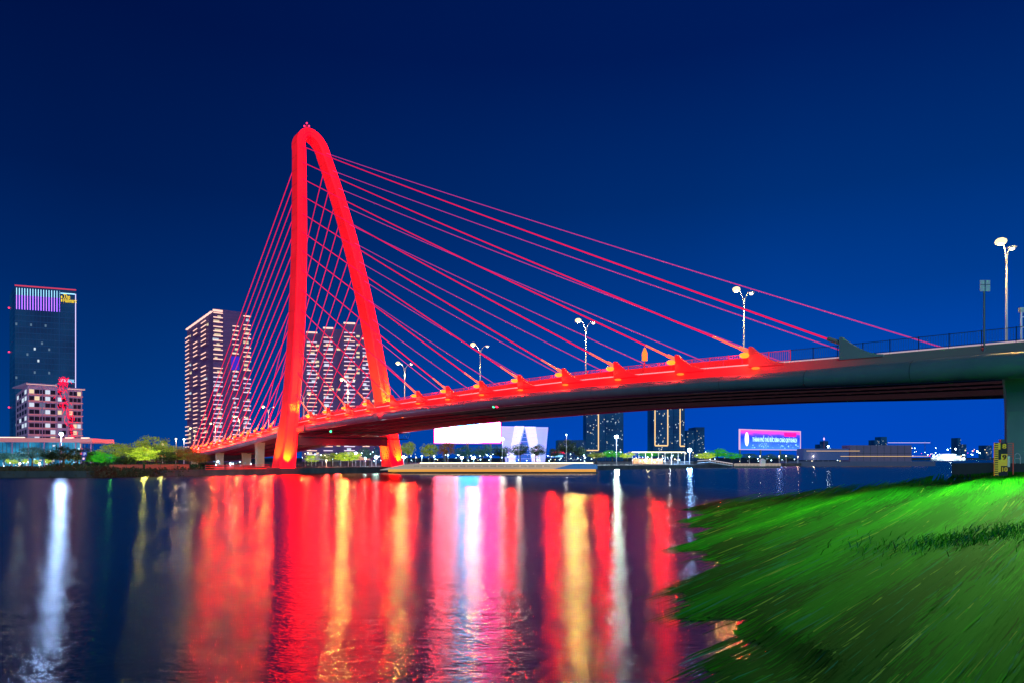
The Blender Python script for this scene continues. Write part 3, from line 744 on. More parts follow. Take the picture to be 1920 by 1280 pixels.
T = [ # px, top, foot, Y, width px, material, label
 (118,832,886,176,56,'leaf_dark','dark bushy tree in front of the podium at the left'),
 (146,836,886,182,46,'leaf_dark','dark round tree just left of the parking sign'),
 (172,842,886,186,34,'leaf_green','green-lit tree just right of the parking sign'),
 (196,846,884,190,44,'leaf_green','bright green tree between the parking sign and the lime tree'),
 (215,826,880,205,52,'leaf_olive','tall olive tree behind the bright green one on the left bank'),
 (236,850,886,186,40,'leaf_dark','low dark tree left of the lime-lit tree'),
 (254,822,880,200,46,'leaf_olive','brownish tree just behind and left of the lime-lit tree'),
 (272,834,882,190,52,'leaf_lime','tree glowing lime green under a lamp on the left bank'),
 (292,812,880,215,52,'leaf_olive','tallest tree rising behind the lime-lit tree'),
 (312,842,884,192,44,'leaf_dark','dark tree right of the lime-lit tree'),
 (332,832,884,200,42,'leaf_olive','olive tree near the bridge end on the left bank'),
 (352,836,884,196,38,'leaf_rusty_glow','rust-coloured tree beside the low end of the bridge'),
 (374,846,886,190,32,'leaf_rusty_glow','red-lit tree right in front of the low bridge end'),
 (60,834,874,230,40,'leaf_teal','teal tree in front of the podium glass'),
 (8,846,872,235,36,'leaf_teal','teal tree cut by the left edge of the picture'),
 (36,846,872,236,30,'leaf_teal','small teal tree near the left edge of the picture'),
 (92,842,874,228,34,'leaf_teal','teal tree left of the dark bushy tree'),
 (622,846,874,250,44,'leaf_olive','olive tree beside the tents, seen under the bridge'),
 (655,844,876,240,50,'leaf_lime','yellow-green lit tree between the tower legs under the deck'),
 (585,850,874,262,30,'leaf_lime','small yellow-lit tree right of the near tower leg'),
 (690,836,872,270,40,'leaf_teal','teal tree left of the far tower leg'),
 (765,824,870,280,28,'leaf_olive','slim dim tree right of the far tower leg'),
 (806,828,870,290,36,'leaf_olive','tree with a yellow lamp inside, below the left end of the white screen'),
 (838,824,870,285,32,'leaf_rusty_glow','reddish tree under the left part of the white screen'),
 (868,832,870,300,38,'leaf_teal','blue-lit tree under the middle of the white screen'),
 (905,830,870,300,42,'leaf_teal','blue-lit tree under the right half of the white screen'),
 (938,832,870,296,38,'leaf_dark','dark tree under the right end of the white screen'),
 (975,828,868,310,36,'leaf_dark','dark tree in front of the left band of the pale slanted building'),
 (1005,830,868,312,34,'leaf_dark','dark tree in front of the right band of the pale slanted building'),
 (1062,820,866,330,38,'leaf_dark','tall dark tree with sparkling lights left of the first gold-outlined tower'),
 (1086,834,866,335,28,'leaf_dark','dark tree just left of the first gold-outlined tower'),
 (1040,838,866,325,24,'leaf_dark','dark tree behind the red neon sign'),
 (1118,846,864,340,34,'leaf_olive','olive tree below the first gold-outlined tower'),
 (1148,842,864,342,40,'leaf_green','dark green tree at the foot of the brightest park lamp'),
 (1176,846,864,345,30,'leaf_lime','yellow-green tree left of the riverside pavilion'),
 (1215,844,862,372,40,'leaf_green','tree behind the left half of the riverside pavilion'),
 (1262,846,862,374,36,'leaf_teal','tree behind the right half of the riverside pavilion'),
 (1322,846,866,360,36,'leaf_lime','yellow-lit tree right of the bright blue-white lamp'),
 (1345,838,866,370,40,'leaf_green','dark green tree above the gangway'),
 (1372,846,866,374,36,'leaf_green','low dark tree left of the lettered screen'),
 (1405,848,866,390,34,'leaf_teal','tree under the left end of the lettered screen'),
 (1440,849,866,395,36,'leaf_teal','tree under the middle of the lettered screen'),
 (1476,849,866,400,34,'leaf_teal','tree under the right part of the lettered screen'),
 (1520,842,864,420,36,'leaf_green','tree just right of the lettered screen'),
 (1552,838,862,440,44,'leaf_teal','broad green tree near the end of the far bank'),
]
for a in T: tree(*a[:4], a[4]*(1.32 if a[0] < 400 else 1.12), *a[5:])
for i, px in enumerate((16, 28, 47, 68, 90)):
    tree(px, 858+(i%2)*1.5, 874, 215, 13, 'leaf_lime', 'small round up-lit tree in the row before the podium, '+['leftmost','second from left','third from left','fourth from left','rightmost'][i], 'small up-lit trees in front of the podium')

# hedges / scrub on the river edge : clumps, one mass
def scrub(name, x0, x1, y0, y1, Y0, Y1, n, m, label, rad=.9):
    rr = random.Random(n); b = MB()
    for k in range(n):
        u = rr.random(); px = x0+(x1-x0)*u; Y = Y0+(Y1-Y0)*u+rr.uniform(0,3); X = (px-960)/F*Y
        zt = HC-((y0+(y1-y0)*rr.random())-HOR)/F*Y
        for q in range(7):
            p = Vector((X+rr.gauss(0,rad), Y+rr.gauss(0,.5), zt+rr.gauss(0,.35))); a = Vector((rr.uniform(-1,1),rr.uniform(-1,1),rr.uniform(-1,1))).normalized(); c = a.cross(Vector((.3,1,.2))).normalized()
            s_ = rr.uniform(.2,.5); o_ = len(b.v); b.v += [tuple(p-a*s_),tuple(p+c*s_*.6),tuple(p+a*s_),tuple(p-c*s_*.6)]; b.f.append((o_,o_+1,o_+2,o_+3)); b.mi.append(0)
    tag(b.build(name, m), label, 'shrubs', kind='stuff')
scrub('riverside_scrub', -10, 210, 877, 893, 167, 167, 1400, M['hedge'], 'dark scrub along the water below the left podium')
scrub('riverside_scrub', 205, 400, 880, 892, 168, 190, 1300, M['hedge'], 'dim reddish scrub along the water left of the bridge piers')
scrub('riverside_scrub', 100, 390, 872, 880, 178, 192, 900, M['leaf_dark'], 'dark undergrowth at the foot of the left bank trees')

# fences on the bank
def fence(px0, px1, Y0, Y1, ztop, m, label, step=2.4, name='promenade_fence', panel=False, z0=1.5):
    p0 = Vector(((px0-960)/F*Y0, Y0, z0)); p1 = Vector(((px1-960)/F*Y1, Y1, z0)); d = p1-p0; n = max(2, int(d.length/step)); o = thing(name, label, 'fence', p0)
    b = MB()
    for z in (ztop-z0, (ztop-z0)*.55, .12): b.tube([p0+Vector((0,0,z)), p1+Vector((0,0,z))], .05, 4)
    b.build('rail', m, o)
    if panel:
        b = MB(); yaw = math.atan2(d.y, d.x); c = (p0+p1)/2+Vector((0,.1,(ztop-z0)/2)); b.box(c, (d.length,.05,(ztop-z0)*.92), yaw); b.build('panel', m, o)
    items = []
    for k in range(n+1):
        q = p0+d*(k/n)
        items.append(((lambda q: lambda b, mi: b.box(q+Vector((0,0,(ztop-z0)/2)), (.09,.09,ztop-z0), 0, mi))(q), M['pole_dark']))
    many('post', items, o)
fence(205, 268, 172, 176, 3.0, M['wall_red_glow'], 'reddish panelled fence behind the scrub, left stretch', 3, panel=True)
fence(272, 355, 176.5, 186, 3.0, M['wall_red_glow'], 'red-lit panelled fence behind the scrub, stretch nearer the bridge', 3, panel=True)
fence(385, 505, 184, 203, 2.7, M['rail_red_glow'], 'red-lit railing on the quay in front of the low bridge piers', 3)
fence(560, 706, 222, 238, 3.0, M['pole_dark'], 'dark railing on the quay between the tower legs', 2.2)
fence(760, 1115, 232, 272, 2.9, M['pole'], 'pale railing along the promenade behind the long boat', 3)
fence(1120, 1300, 276, 326, 2.9, M['pole'], 'pale railing along the promenade in front of the pavilion', 3)

# ------------------------------------------------------------------ bank lamps
proto = None
def park_lamp(px, py, Y, label, big=0, pcol=(.55,.85,1), pw=600, pole_to=None):
    X = (px-960)/F*Y; z = HC-(py-HOR)/F*Y; o = thing('park_lamp', label, 'lamp', (X,Y,1.55), 'lamps along the far promenade')
    b = MB(); b.tube([(X,Y,1.55),(X,Y,z-.2)], .09 if big < 2 else .16, 6); b.build('pole', M['pole'], o)
    r = (.32, .55, .95)[big]
    b = MB(); b.ball((X,Y,z), r, sz=(1,1,.8)); b.build('lamp_globe', M['lamp_cool2'] if big else (M['lamp_cool'] if pcol[2] > .8 else M['lamp_dim']), o, True)
    if pw: light('park_light', (X,Y-r-.25,z-.1), pcol, pw, (.4,1.3,1.0)[big], o)
    return o
WARM = (1,.7,.35)
for px, py, Y, lab, big, pc, pw in (
 (1156,818,330,'very bright tall lamp left of the pavilion, brightest on the far bank',2,(.6,.85,1),36000),
 (1293,843,322,'very bright blue-white lamp at the right end of the pavilion',2,(.15,.4,1),20000),
 (942,822,290,'bright white lamp at the right end of the big white screen',1,(.8,.9,1),5000),
 (973,815,305,'white lamp in front of the pale slanted building',1,(.8,.9,1),4000),
 (1062,814,318,'white lamp on top of the tall dark tree',0,(.8,.9,1),1000),
 (115,813,205,'bright white lamp in front of the pale office block',1,(.22,.42,1),26000),
 (705,856,240,'cool lamp just left of the far tower leg',1,(.4,.85,1),1200),
 (685,858,238,'small cool lamp between the tents and the far tower leg',0,(.4,.85,1),500),
 (667,849,262,'white lamp above the right tent',1,(.6,.9,1),1200),
 (757,856,250,'cool lamp just right of the far tower leg',1,(.4,.85,1),1500),
 (791,854,262,'cool lamp second to the right of the far tower leg',0,(.4,.85,1),500),
 (814,854,266,'cool lamp below the left end of the white screen',0,(.4,.85,1),400),
 (840,852,270,'cool lamp below the left part of the white screen',0,(.4,.85,1),400),
 (866,857,255,'brighter cool lamp, left one of the pair under the white screen',1,(.3,.85,1),1500),
 (888,857,258,'brighter cool lamp, right one of the pair under the white screen',1,(.3,.85,1),1500),
 (920,855,272,'small cool lamp under the right part of the white screen',0,(.4,.85,1),300),
 (960,853,280,'small cool lamp below the pale slanted building',0,(.5,.85,1),0),
 (1000,852,290,'small cool lamp right of the pale slanted building base',0,(.5,.85,1),0),
 (1095,853,300,'small lamp below the first gold-outlined tower',0,(.5,.85,1),0),
 (1425,854,380,'small warm-white lamp, leftmost under the lettered screen',0,(1,.8,.6),500),
 (1405,855,378,'small pale lamp left of the lettered screen posts',0,(.5,.8,1),0),
 (1461,854,382,'small warm lamp under the middle of the lettered screen',0,(1,.7,.5),500),
 (1474,854,384,'small cool lamp right of the middle of the lettered screen',0,(.5,.8,1),0),
 (1496,855,386,'small warm lamp at the right post of the lettered screen',0,(1,.7,.5),400),
 (1525,854,400,'small warm lamp first right of the lettered screen',0,(1,.8,.6),400),
 (1543,855,404,'small cool lamp second right of the lettered screen',0,(.6,.85,1),0),
 (1553,836,440,'bright white lamp above the broad tree at the end of the bank',1,(.7,.9,1),2000),
 (330,822,225,'warm lamp on a tall pole left of the bridge end',0,WARM,900),
 (345,823,228,'pale lamp on a tall pole nearest the bridge end',0,(.8,.85,1),600),
 (305,831,230,'pale lamp left of the tall warm lamp',0,WARM,500),
 (37,868,190,'low warm lamp on the lawn near the left edge',0,WARM,500),
 (74,868,190,'low warm lamp on the lawn in front of the podium',0,WARM,500),
 (140,878,178,'low lamp behind the scrub left of the parking sign',0,WARM,300),
 (162,877,178,'low lamp behind the scrub right of the parking sign',0,WARM,300),
 (612,862,232,'low warm lamp under the left tent',0,WARM,600),
 (432,868,245,'cool lamp seen under the low end of the bridge',0,(.3,.7,1),900)):
    park_lamp(px, py, Y, lab, big, pc, pw)
# lamps in the tree crowns on the left bank
for px, py, Y, c, p in ((268,848,183,(1,1,.2),700),(300,846,188,(.9,1,.3),300),(205,858,182,(.1,1,.15),160),(640,862,232,(1,.9,.2),900)):
    q = at(px, py, Y); light('tree_uplight', q, c, p, .3)

# ------------------------------------------------------------------ buildings
def facade_pts(p0, p1, z0, z1):  # returns function (u,v,d)->point ; d = distance out of the wall towards the viewer
    d = Vector((p1[0]-p0[0], p1[1]-p0[1], 0)); l = d.length; d /= l; nrm = Vector((d.y, -d.x, 0))
    return (lambda u, v, o=0: Vector((p0[0], p0[1], z0))+d*(u*l)+Vector((0,0,v*(z1-z0)))+nrm*o), l, d
def rect(f, u0, u1, v0, v1, o0, o1):
    def fn(b, m):
        b.hexa([f(u0,v0,o1),f(u1,v0,o1),f(u1,v0,o0),f(u0,v0,o0)], [f(u0,v1,o1),f(u1,v1,o1),f(u1,v1,o0),f(u0,v1,o0)], m)
    return fn
def prism(b, pl, z0, z1, m=0):
    b.loft([[Vector((p[0],p[1],z0)) for p in pl],[Vector((p[0],p[1],z1)) for p in pl]], m)
def plan(px, Y): return Vector(((px-960)/F*Y, Y))

# glass office tower, far left
hp0, hp1, hp2 = plan(28,420), plan(143,432), plan(18,447)
hz = HC+(HOR-535)/F*420
ht = thing('glass_office_tower', 'tall dark blue glass tower with violet light bars and a yellow rooftop sign', 'tower block', (hp0.x,hp0.y,1.5))
b = MB(); prism(b, [hp0,hp1,plan(141,472),plan(20,478),hp2], 1.5, hz); b.build('glass_wall', M['glass'], ht)
f, l, d = facade_pts(hp0, hp1, 1.5, hz)
items = []
for k in range(1, 30): items.append((rect(f, .005, .995, k/30-.0015, k/30+.0015, 0, .25), M['glass_l']))
many('floor_band', items, ht)
b = MB()
for k in range(1, 17): rect(f, k/17-.002, k/17+.002, 0, .86, 0, .3)(b, 0)
b.build('mullion', M['glass_l'], ht)
b = MB(); rect(f, .72, .73, 0, .99, 0, .5)(b, 0); b.build('corner_strip', M['glass_l'], ht)
for k in range(17):
    u = .025+k*.0435
    bb = MB(); rect(f, u, u+.009, .945, .985, .3, .5)(bb, 0); rect(f, u, u+.009, .865, .945, .3, .5)(bb, 1); bb.build('light_bar', [M['led_cyan'], M['led_blue']], ht)
b = MB(); rect(f, .985, .998, .42, .975, .3, .6)(b, 0); b.build('edge_light', glow('lilac_edge_light', (.7,.6,1), 1.3), ht)
b = MB(); rect(f, .0, 1.0, .995, 1.002, .2, .5)(b, 0); b.build('roof_edge_light', glow('dull_red_edge_light', (.8,.02,.1), .8), ht)
b = MB(); rect(f, .74, .98, .971, .976, .3, .5)(b, 0); b.build('roof_strip_light', M['led_cyan'], ht)
o1 = f(.745,.918,.6); xd = f(1,0)-f(0,0)
b = MB()
rect(f, .75, .77, .945, .958, .5, .7)(b, 0); rect(f, .75, .77, .925, .940, .5, .7)(b, 0)
sgn = b.build('sign_emblem', M['neon_yellow'], ht)
text_mesh('sign_word', 'The', 4, f(.79,.944,.7), xd, (0,0,1), M['neon_yellow'], ht, width=3.6, height=2.6, depth=.2)
text_mesh('sign_word', 'Hallmark', 4, f(.79,.922,.7), xd, (0,0,1), M['neon_yellow'], ht, width=7.2, height=2.6, depth=.2)
rr = random.Random(5); items = []
for k in range(38):
    u, v = rr.randrange(17)/17+.008, rr.randrange(26)/30+.008
    items.append((rect(f, u, u+.03, v, v+.014, .05, .12), M['win_dim'] if rr.random() < .8 else M['win_white']))
many('window', items, ht)
f2, l2, d2 = facade_pts(hp2, hp0, 1.5, hz)
b = MB()
for k in range(1, 30): rect(f2, 0, 1, k/30-.001, k/30+.001, 0, .2)(b, 0)
b.build('side_floor_band', M['glass_l'], ht)
for v in (.33, .66, .92): 
    q = f2(.1, v, .6); MB().ball(q, .5).build('warning_light', M['red_l'], ht)

# pale office block
op0, op1, op2 = plan(52,322), plan(154,338), plan(30,372)
oz = HC+(HOR-717)/F*322
ob = thing('office_block', 'pale office block with coral floor bands and a big red neon figure on its front', 'office building', (op0.x,op0.y,1.5))
b = MB(); prism(b, [op0,op1,plan(151,376),op2], 1.5, oz-1); b.build('wall', M['block'], ob)
f, l, d = facade_pts(op0, op1, 1.5, oz)
b = MB(); rect(f, -.04, .52, .985, 1.0, -30, 1.3)(b, 0); rect(f, .70, 1.05, .955, .97, -30, 1.3)(b, 0); b.build('roof_canopy', M['block'], ob)
b = MB(); rect(f, -.03, .51, .982, .986, 1.0, 1.35)(b, 0); rect(f, .71, 1.04, .952, .956, 1.0, 1.35)(b, 0); b.build('canopy_light', M['led_pink'], ob)
items = []; NF = 9
for r_ in range(NF):
    v0 = .20+r_*.083
    for (u0, u1, n_) in ((.02,.5,5),(.535,.70,2),(.75,.98,3)):
        for c_ in range(n_):
            w_ = (u1-u0)/n_; q = rr.random()
            mm = M['win_dark'] if q < .62 else M['win_dim'] if q < .8 else M['win_white'] if q < .93 else M['win_warm']
            items.append((rect(f, u0+c_*w_+.006, u0+(c_+1)*w_-.006, v0+.012, v0+.062, .0, .08), mm))
many('window', items, ob)
items = [(rect(f, .0, .515, .2+r_*.083-.005, .2+r_*.083+.006, .1, .7), M['coral']) for r_ in range(NF)]+[(rect(f, .73, 1.01, .2+r_*.083-.005, .2+r_*.083+.006, .1, .7), M['coral']) for r_ in range(NF)]
many('balcony_edge', items, ob)
b = MB()
for u in (.515, .71, .25): rect(f, u, u+.012, .1, .97, .1, .8)(b, 0)
b.build('column', M['block'], ob)
f2, l2, d2 = facade_pts(op2, op0, 1.5, oz)
many('side_window', [(rect(f2, .12+c_*.22, .25+c_*.22, .22+r_*.083, .27+r_*.083, 0, .1), M['win_dark'] if rr.random() < .85 else M['win_white']) for r_ in range(9) for c_ in range(4)], ob)
b = MB(); rn = random.Random(9)   # the red neon figure: short tubes and petals
for k in range(150):
    v = rn.random(); u = .70+.09*math.sin(v*5.5)+rn.gauss(0,.06)+.06*(v > .9)*rn.uniform(-1,1)
    a = rn.uniform(0,3.14); q = f(u, .12+v*.92, 1.2); w = xd.normalized()*math.cos(a)*.5+Vector((0,0,math.sin(a)*.9))
    b.tube([q-w, q+w], .12, 4)
b.build('neon_figure', M['neon_red'], ob)
b = MB(); rn = random.Random(10)
for k in range(50):
    q = f(.54+rn.random()*.18, 1.0+rn.random()*.12*(1-rn.random()*.3), .8); w = Vector((rn.uniform(-.7,.7),0,rn.uniform(-.8,.8))); b.tube([q-w, q+w], .13, 4)
b.build('rooftop_neon', M['neon_red'], ob)
b = MB(); rect(f, .6, .86, 1.075, 1.08, -1, -.7)(b, 0); rect(f, .58, .88, 1.045, 1.05, -1, -.7)(b, 0)
for k in range(11): rect(f, .605+k*.023, .618+k*.023, 1.052, 1.072, -.9, -.6)(b, 0)
b.build('rooftop_sign', M['neon_blue'], ob)
b = MB()
for u in (.6,.85): rect(f, u, u+.01, .95, 1.05, -1, -.8)(b, 0)
b.build('sign_post', M['pole_dark'], ob)

# podium with a coral canopy
pp0, pp1 = plan(-60,252), plan(176,262)
po = thing('podium_building', 'low glass podium under a long coral-lit canopy roof at the left edge', 'building', (pp0.x,pp0.y,1.5))
pz = HC+(HOR-820)/F*255
f, l, d = facade_pts(pp0, pp1, 1.5, pz)
b = MB(); prism(b, [pp0+Vector((0,4)),plan(150,264),plan(148,290),pp0+Vector((0,30))], 1.5, pz-1.2); b.build('glass_wall', noisy('podium_glass', (.02,.06,.08), (.03,.1,.12), .2, .2, emit=(.0,.06,.16), emit2=(.03,.30,.50), es=1.3), po)
b = MB(); rect(f, 0, 1, .86, 1.0, -24, 2)(b, 0); b.build('canopy', M['coral'], po)
b = MB(); rect(f, 0, .45, 1.0, 1.03, .5, 2.05)(b, 0); rect(f, .78,.84,.99,1.03,.5,2.05)(b,0); rect(f, .91,.97,.99,1.03,.5,2.05)(b,0); b.build('canopy_light', glow('warm_white_strip', (1,.75,.6), 1.6), po)
for k in range(8):
    u = .1+k*.126; b = MB(); rect(f, u, u+.006, 0, .86, 1, 1.5)(b, 0); b.build('column', M['block'], po)
items = []
for k in range(60):
    u, v = rr.random()*.88, rr.random()*.72; items.append((rect(f, u, u+rr.uniform(.006,.02), v, v+rr.uniform(.03,.08), -3.4, -3.2), rr.choice([M['win_white'],M['win_dim'],M['led_cyan'],M['win_warm']])))
many('window', items, po)
b = MB()
for k in range(30): rect(f, k/30, k/30+.002, 0, .84, -3.3, -3.1)(b, 0)
b.build('mullion', M['pole_dark'], po)
light('podium_light', at(40, 862, 232), (.4,.75,1), 4000, 1, po)
light('podium_light', at(95, 858, 236), (.6,.8,1), 3000, 1, po)

# apartment towers with lit balconies
def apartment(name, label, p_left, p_corner, p_right, zt, NF_, cols_left, cols_right, lit, crown_left=None):
    o = thing(name, label, 'apartment tower', (p_corner.x, p_corner.y, 1.5))
    back = p_right+(p_left-p_corner)
    b = MB(); prism(b, [p_left, p_corner, p_right, back], 1.5, zt); b.build('wall', M['apt'], o)
    fl, ll, _ = facade_pts(p_left, p_corner, 1.5, zt); fr_, lr, _ = facade_pts(p_corner, p_right, 1.5, zt)
    rr = random.Random(len(label)); bal = []; strips = []; wins = []
    for F_, cols, side in ((fl, cols_left, 0), (fr_, cols_right, 1)):
        for ci, (u0, u1, first, dens) in enumerate(cols):
            for r_ in range(NF_):
                if r_ > NF_-first: continue
                v = (r_+.5)/NF_+(.5/NF_ if ci % 2 else 0); out = 2.1
                if rr.random() > dens: continue
                bal.append((rect(F_, u0, u1, v-.0035, v, -.05, out), M['apt2']))
                strips.append((rect(F_, u0+.004, u1-.004, v+.0015, v+.0075, out-.25, out+.05), M['led_pink'] if (r_ > NF_*.55 or side == 0) else M['led_white']))
        for ci, (u0, u1, first, dens) in enumerate(cols):
            for r_ in range(NF_-first):
                if rr.random() < lit*(1.3 if side else .5):
                    v = (r_+.62)/NF_+(.3/NF_ if ci % 2 else 0); w = (u1-u0)*rr.uniform(.25,.7); a = u0+rr.random()*(u1-u0-w)
                    wins.append((rect(F_, a, a+w, v, v+.55/NF_, -.02, .12), M['win_warm'] if rr.random() < .55 else M['win_white']))
    return o, fl, fr_, bal, strips, wins
def finish(o, bal, strips, wins):
    # the largest show first
    many('balcony', bal, o); many('light_strip', strips, o); many('window', wins, o)
az = HC+(HOR-584)/F*500
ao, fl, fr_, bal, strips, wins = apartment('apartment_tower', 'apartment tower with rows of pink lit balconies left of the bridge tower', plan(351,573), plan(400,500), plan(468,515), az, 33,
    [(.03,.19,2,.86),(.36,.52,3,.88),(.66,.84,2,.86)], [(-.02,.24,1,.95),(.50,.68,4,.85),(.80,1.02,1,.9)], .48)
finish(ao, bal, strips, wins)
items = []
for k in range(9): items.append((rect(fl, k*.11, k*.11+.085, .998, 1.006, -.5, 1.2), M['led_pink']))
items.append((rect(fr_, -.02, .24, 1.0, 1.012, .3, 1.5), M['led_pink'])); items.append((rect(fr_, .84, 1.02, .985, .995, .3, 1.5), M['led_pink']))
many('roof_light', items, ao)
b = MB()
for k in range(1, 33): rect(fr_, 0, 1, k/33-.001, k/33+.001, 0, .15)(b, 0); rect(fl, 0, 1, k/33-.001, k/33+.001, 0, .15)(b, 0)
b.build('floor_line', M['apt2'], ao)
b = MB(); prism(b, [plan(403,502),plan(462,517),plan(458,530),plan(398,516)], az, az+2.5); b.build('roof_parapet', M['apt'], ao)
q = at(441,680,505); MB().box(q, (6,.4,10)).build('blue_screen', glow('deep_blue_panel', (.03,.02,.7), .8), ao)
# second tower: three stepped volumes
bo = thing('apartment_tower', 'stepped apartment tower with lit balcony stacks seen between the bridge tower legs', 'apartment tower', (plan(630,560).x, 560, 1.5))
for (x0, x1, ytop, Yd, stacks) in ((566,600,624,566,[(.25,.85)]), (600,640,616,560,[(.15,.62)]), (640,676,607,556,[(.12,.72)]), (676,704,636,562,[(.1,.6)])):
    zt = HC+(HOR-ytop)/F*Yd; p0, p1 = plan(x0,Yd), plan(x1,Yd+4)
    b = MB(); prism(b, [p0,p1,p1+Vector((0,24)),p0+Vector((0,24))], 1.5, zt); w = b.build('wall', M['apt'], bo)
    f, l, d = facade_pts(p0, p1, 1.5, zt); nf = int((zt-1.5)/3.25); bal = []; st = []; wi = []
    for (u0,u1) in stacks:
        for r_ in range(nf-2):
            v = (r_+.6)/nf; bal.append((rect(f, u0, u1, v-.004, v, -.05, 2), M['apt2'])); st.append((rect(f, u0+.02, u1-.02, v+.0015, v+.0075, 1.8, 2.05), M['led_white'] if rr.random() < .6 else M['led_pink']))
            if rr.random() < .45: a = u0+rr.uniform(0,.3); wi.append((rect(f, a, a+.22, v+.006, v+.55/nf+.006, 0, .1), rr.choice([M['win_warm'],M['win_white'],M['win_white']])))
            if rr.random() < .2: wi.append((rect(f, .78, .95, v+.006, v+.5/nf+.006, 0, .1), M['win_warm']))
    for fn, m_ in bal: bb = MB(); fn(bb, 0); bb.build('balcony', m_, w)
    for fn, m_ in st: bb = MB(); fn(bb, 0); bb.build('light_strip', m_, w)
    for fn, m_ in wi: bb = MB(); fn(bb, 0); bb.build('window', m_, w)
    bb = MB(); rect(f, stacks[0][0], stacks[0][1], 1.0, 1.01, -1, 1.5)(bb, 0); bb.build('roof_light', M['led_pink'], w)

# gold-outlined towers beyond the bridge
def gold_tower(px0, px1, ytop, Y, label, lines, extra=None, ybot=846):
    zt = HC+(HOR-ytop)/F*Y; p0, p1 = plan(px0,Y), plan(px1,Y); o = thing('high_rise', label, 'tower block', (p0.x,Y,1.5))
    b = MB(); prism(b, [p0,p1,p1+Vector((0,26)),p0+Vector((0,26))], 1.5, zt); b.build('wall', M['glass'], o)
    f, l, d = facade_pts(p0, p1, 1.5, zt); U_ = lambda x: (x-px0)/(px1-px0); V_ = lambda y: (HC-(y-HOR)/F*Y-1.5)/(zt-1.5)
    for (x, y0, y1, x2) in lines:
        b = MB(); w = .9/(px1-px0); rect(f, U_(x)-w, U_(x)+w, V_(y1), V_(y0), .1, .5)(b, 0)
        if x2 is not None: a, c = sorted((U_(x), U_(x2))); rect(f, a, c, V_(y1)-.012, V_(y1)+.004, .1, .5)(b, 0)
        b.build('outline_light', M['gold'], o)
    rr = random.Random(px0); it = []
    for k in range(int((px1-px0)*1.5)):
        u, v = rr.random()*.94, rr.random()*.9+.05; it.append((rect(f, u, u+rr.uniform(.8,1.8)/(px1-px0), v, v+rr.uniform(.008,.02), .05, .12), rr.choice([M['win_warm'],M['win_white'],M['win_white'],M['win_dim']])))
    many('window', it, o)
    b = MB()
    for k in range(1, int((zt-1.5)/3.4)): rect(f, 0, 1, k*3.4/(zt-1.5)-.0015, k*3.4/(zt-1.5)+.0015, 0, .12)(b, 0)
    b.build('floor_line', M['glass_l'], o)
    return o
gold_tower(1099, 1135, 745, 600, 'dark high-rise with one golden outline, left of the brightest park lamp', [(1122,760,843,1099)])
gold_tower(1136, 1169, 748, 625, 'dark high-rise without outline directly behind the brightest park lamp', [])
gold_tower(1225, 1262, 722, 600, 'dark high-rise with a golden rectangle outline left of its twin', [(1228,730,834,None),(1252,730,834,1228)])
gold_tower(1263, 1284, 722, 606, 'narrow dark high-rise with a golden L outline', [(1275,730,835,1284)])
gold_tower(1288, 1302, 806, 640, 'short lit block right of the golden L outlined high-rise', [])
gold_tower(1304, 1321, 800, 650, 'short lit block with pale edges, rightmost of the block group', [])
for (px0, px1, yt, Y, lab) in ((1046,1098,824,520,'low wide block with many lit windows behind the dark trees'),(1538,1543,832,1500,'tiny distant tower left of the spire'),
    (1547,1553,826,1500,'distant slim tower beside the spire'),(1640,1650,824,1500,'distant block with lights above the dark barge'),(1652,1663,818,1520,'distant taller block above the dark barge'),
    (1796,1801,820,1700,'slim distant tower right of the bright ferry'),(1802,1812,832,1700,'low distant block right of the bright ferry'),(1848,1860,834,1700,'distant low block left of the clearance gauge'),(700,745,838,420,'dim block behind the far tower leg')):
    gold_tower(px0, px1, yt, Y, lab, [])
sp_ = at(1545, 815, 1480); o = thing('spire', 'very slim distant spire with a lilac light on the skyline', 'spire', (sp_.x, sp_.y, 1.5))
b = MB(); b.tube([(sp_.x,sp_.y,1.5),(sp_.x,sp_.y,30),(sp_.x,sp_.y,sp_.z)], [2,1.2,.2], 6); b.build('mast', M['apt2'], o)
b = MB(); b.ball((sp_.x,sp_.y,sp_.z-8), 1.6, sz=(1,1,2)); b.build('beacon', glow('lilac_beacon', (.6,.4,1), 2), o)

# pale slanted exhibition building
Yb = 480
se = thing('exhibition_hall', 'pale slanted exhibition hall with two white bands like a letter A', 'building', (at(985,845,Yb).x, Yb, 1.5))
def poly(pts, Y, dep, m, name, parent):
    b = MB(); A = [at(x,y,Y) for x,y in pts]; C = [p+Vector((0,dep,0)) for p in A]; b.loft([A,C]); return b.build(name, m, parent)
poly([(948,866),(936,798),(1028,800),(1022,866)], Yb, 30, M['sail'], 'hall_body', se)
poly([(953,866),(965,798),(983,798),(963,866)], Yb-.6, .5, M['sail_white'], 'facade_band', se)
poly([(999,866),(985,799),(1004,799),(1014,866)], Yb-.6, .5, M['sail_white'], 'facade_band', se)
poly([(965,866),(984,803),(997,866)], Yb-.5, .4, mat('blue_glass_wedge', (.02,.08,.3), .2, 0, (.0,.09,.48), .8), 'glass_wedge', se)
b = MB()
for k in range(8):
    y = 803+k*8; p, q = at(938+k*1.3, y, Yb-1.2), at(1027-k*.6, y, Yb-1.2); b.tube([p,q], .12, 4)
b.build('panel_joint', M['sail'], se)

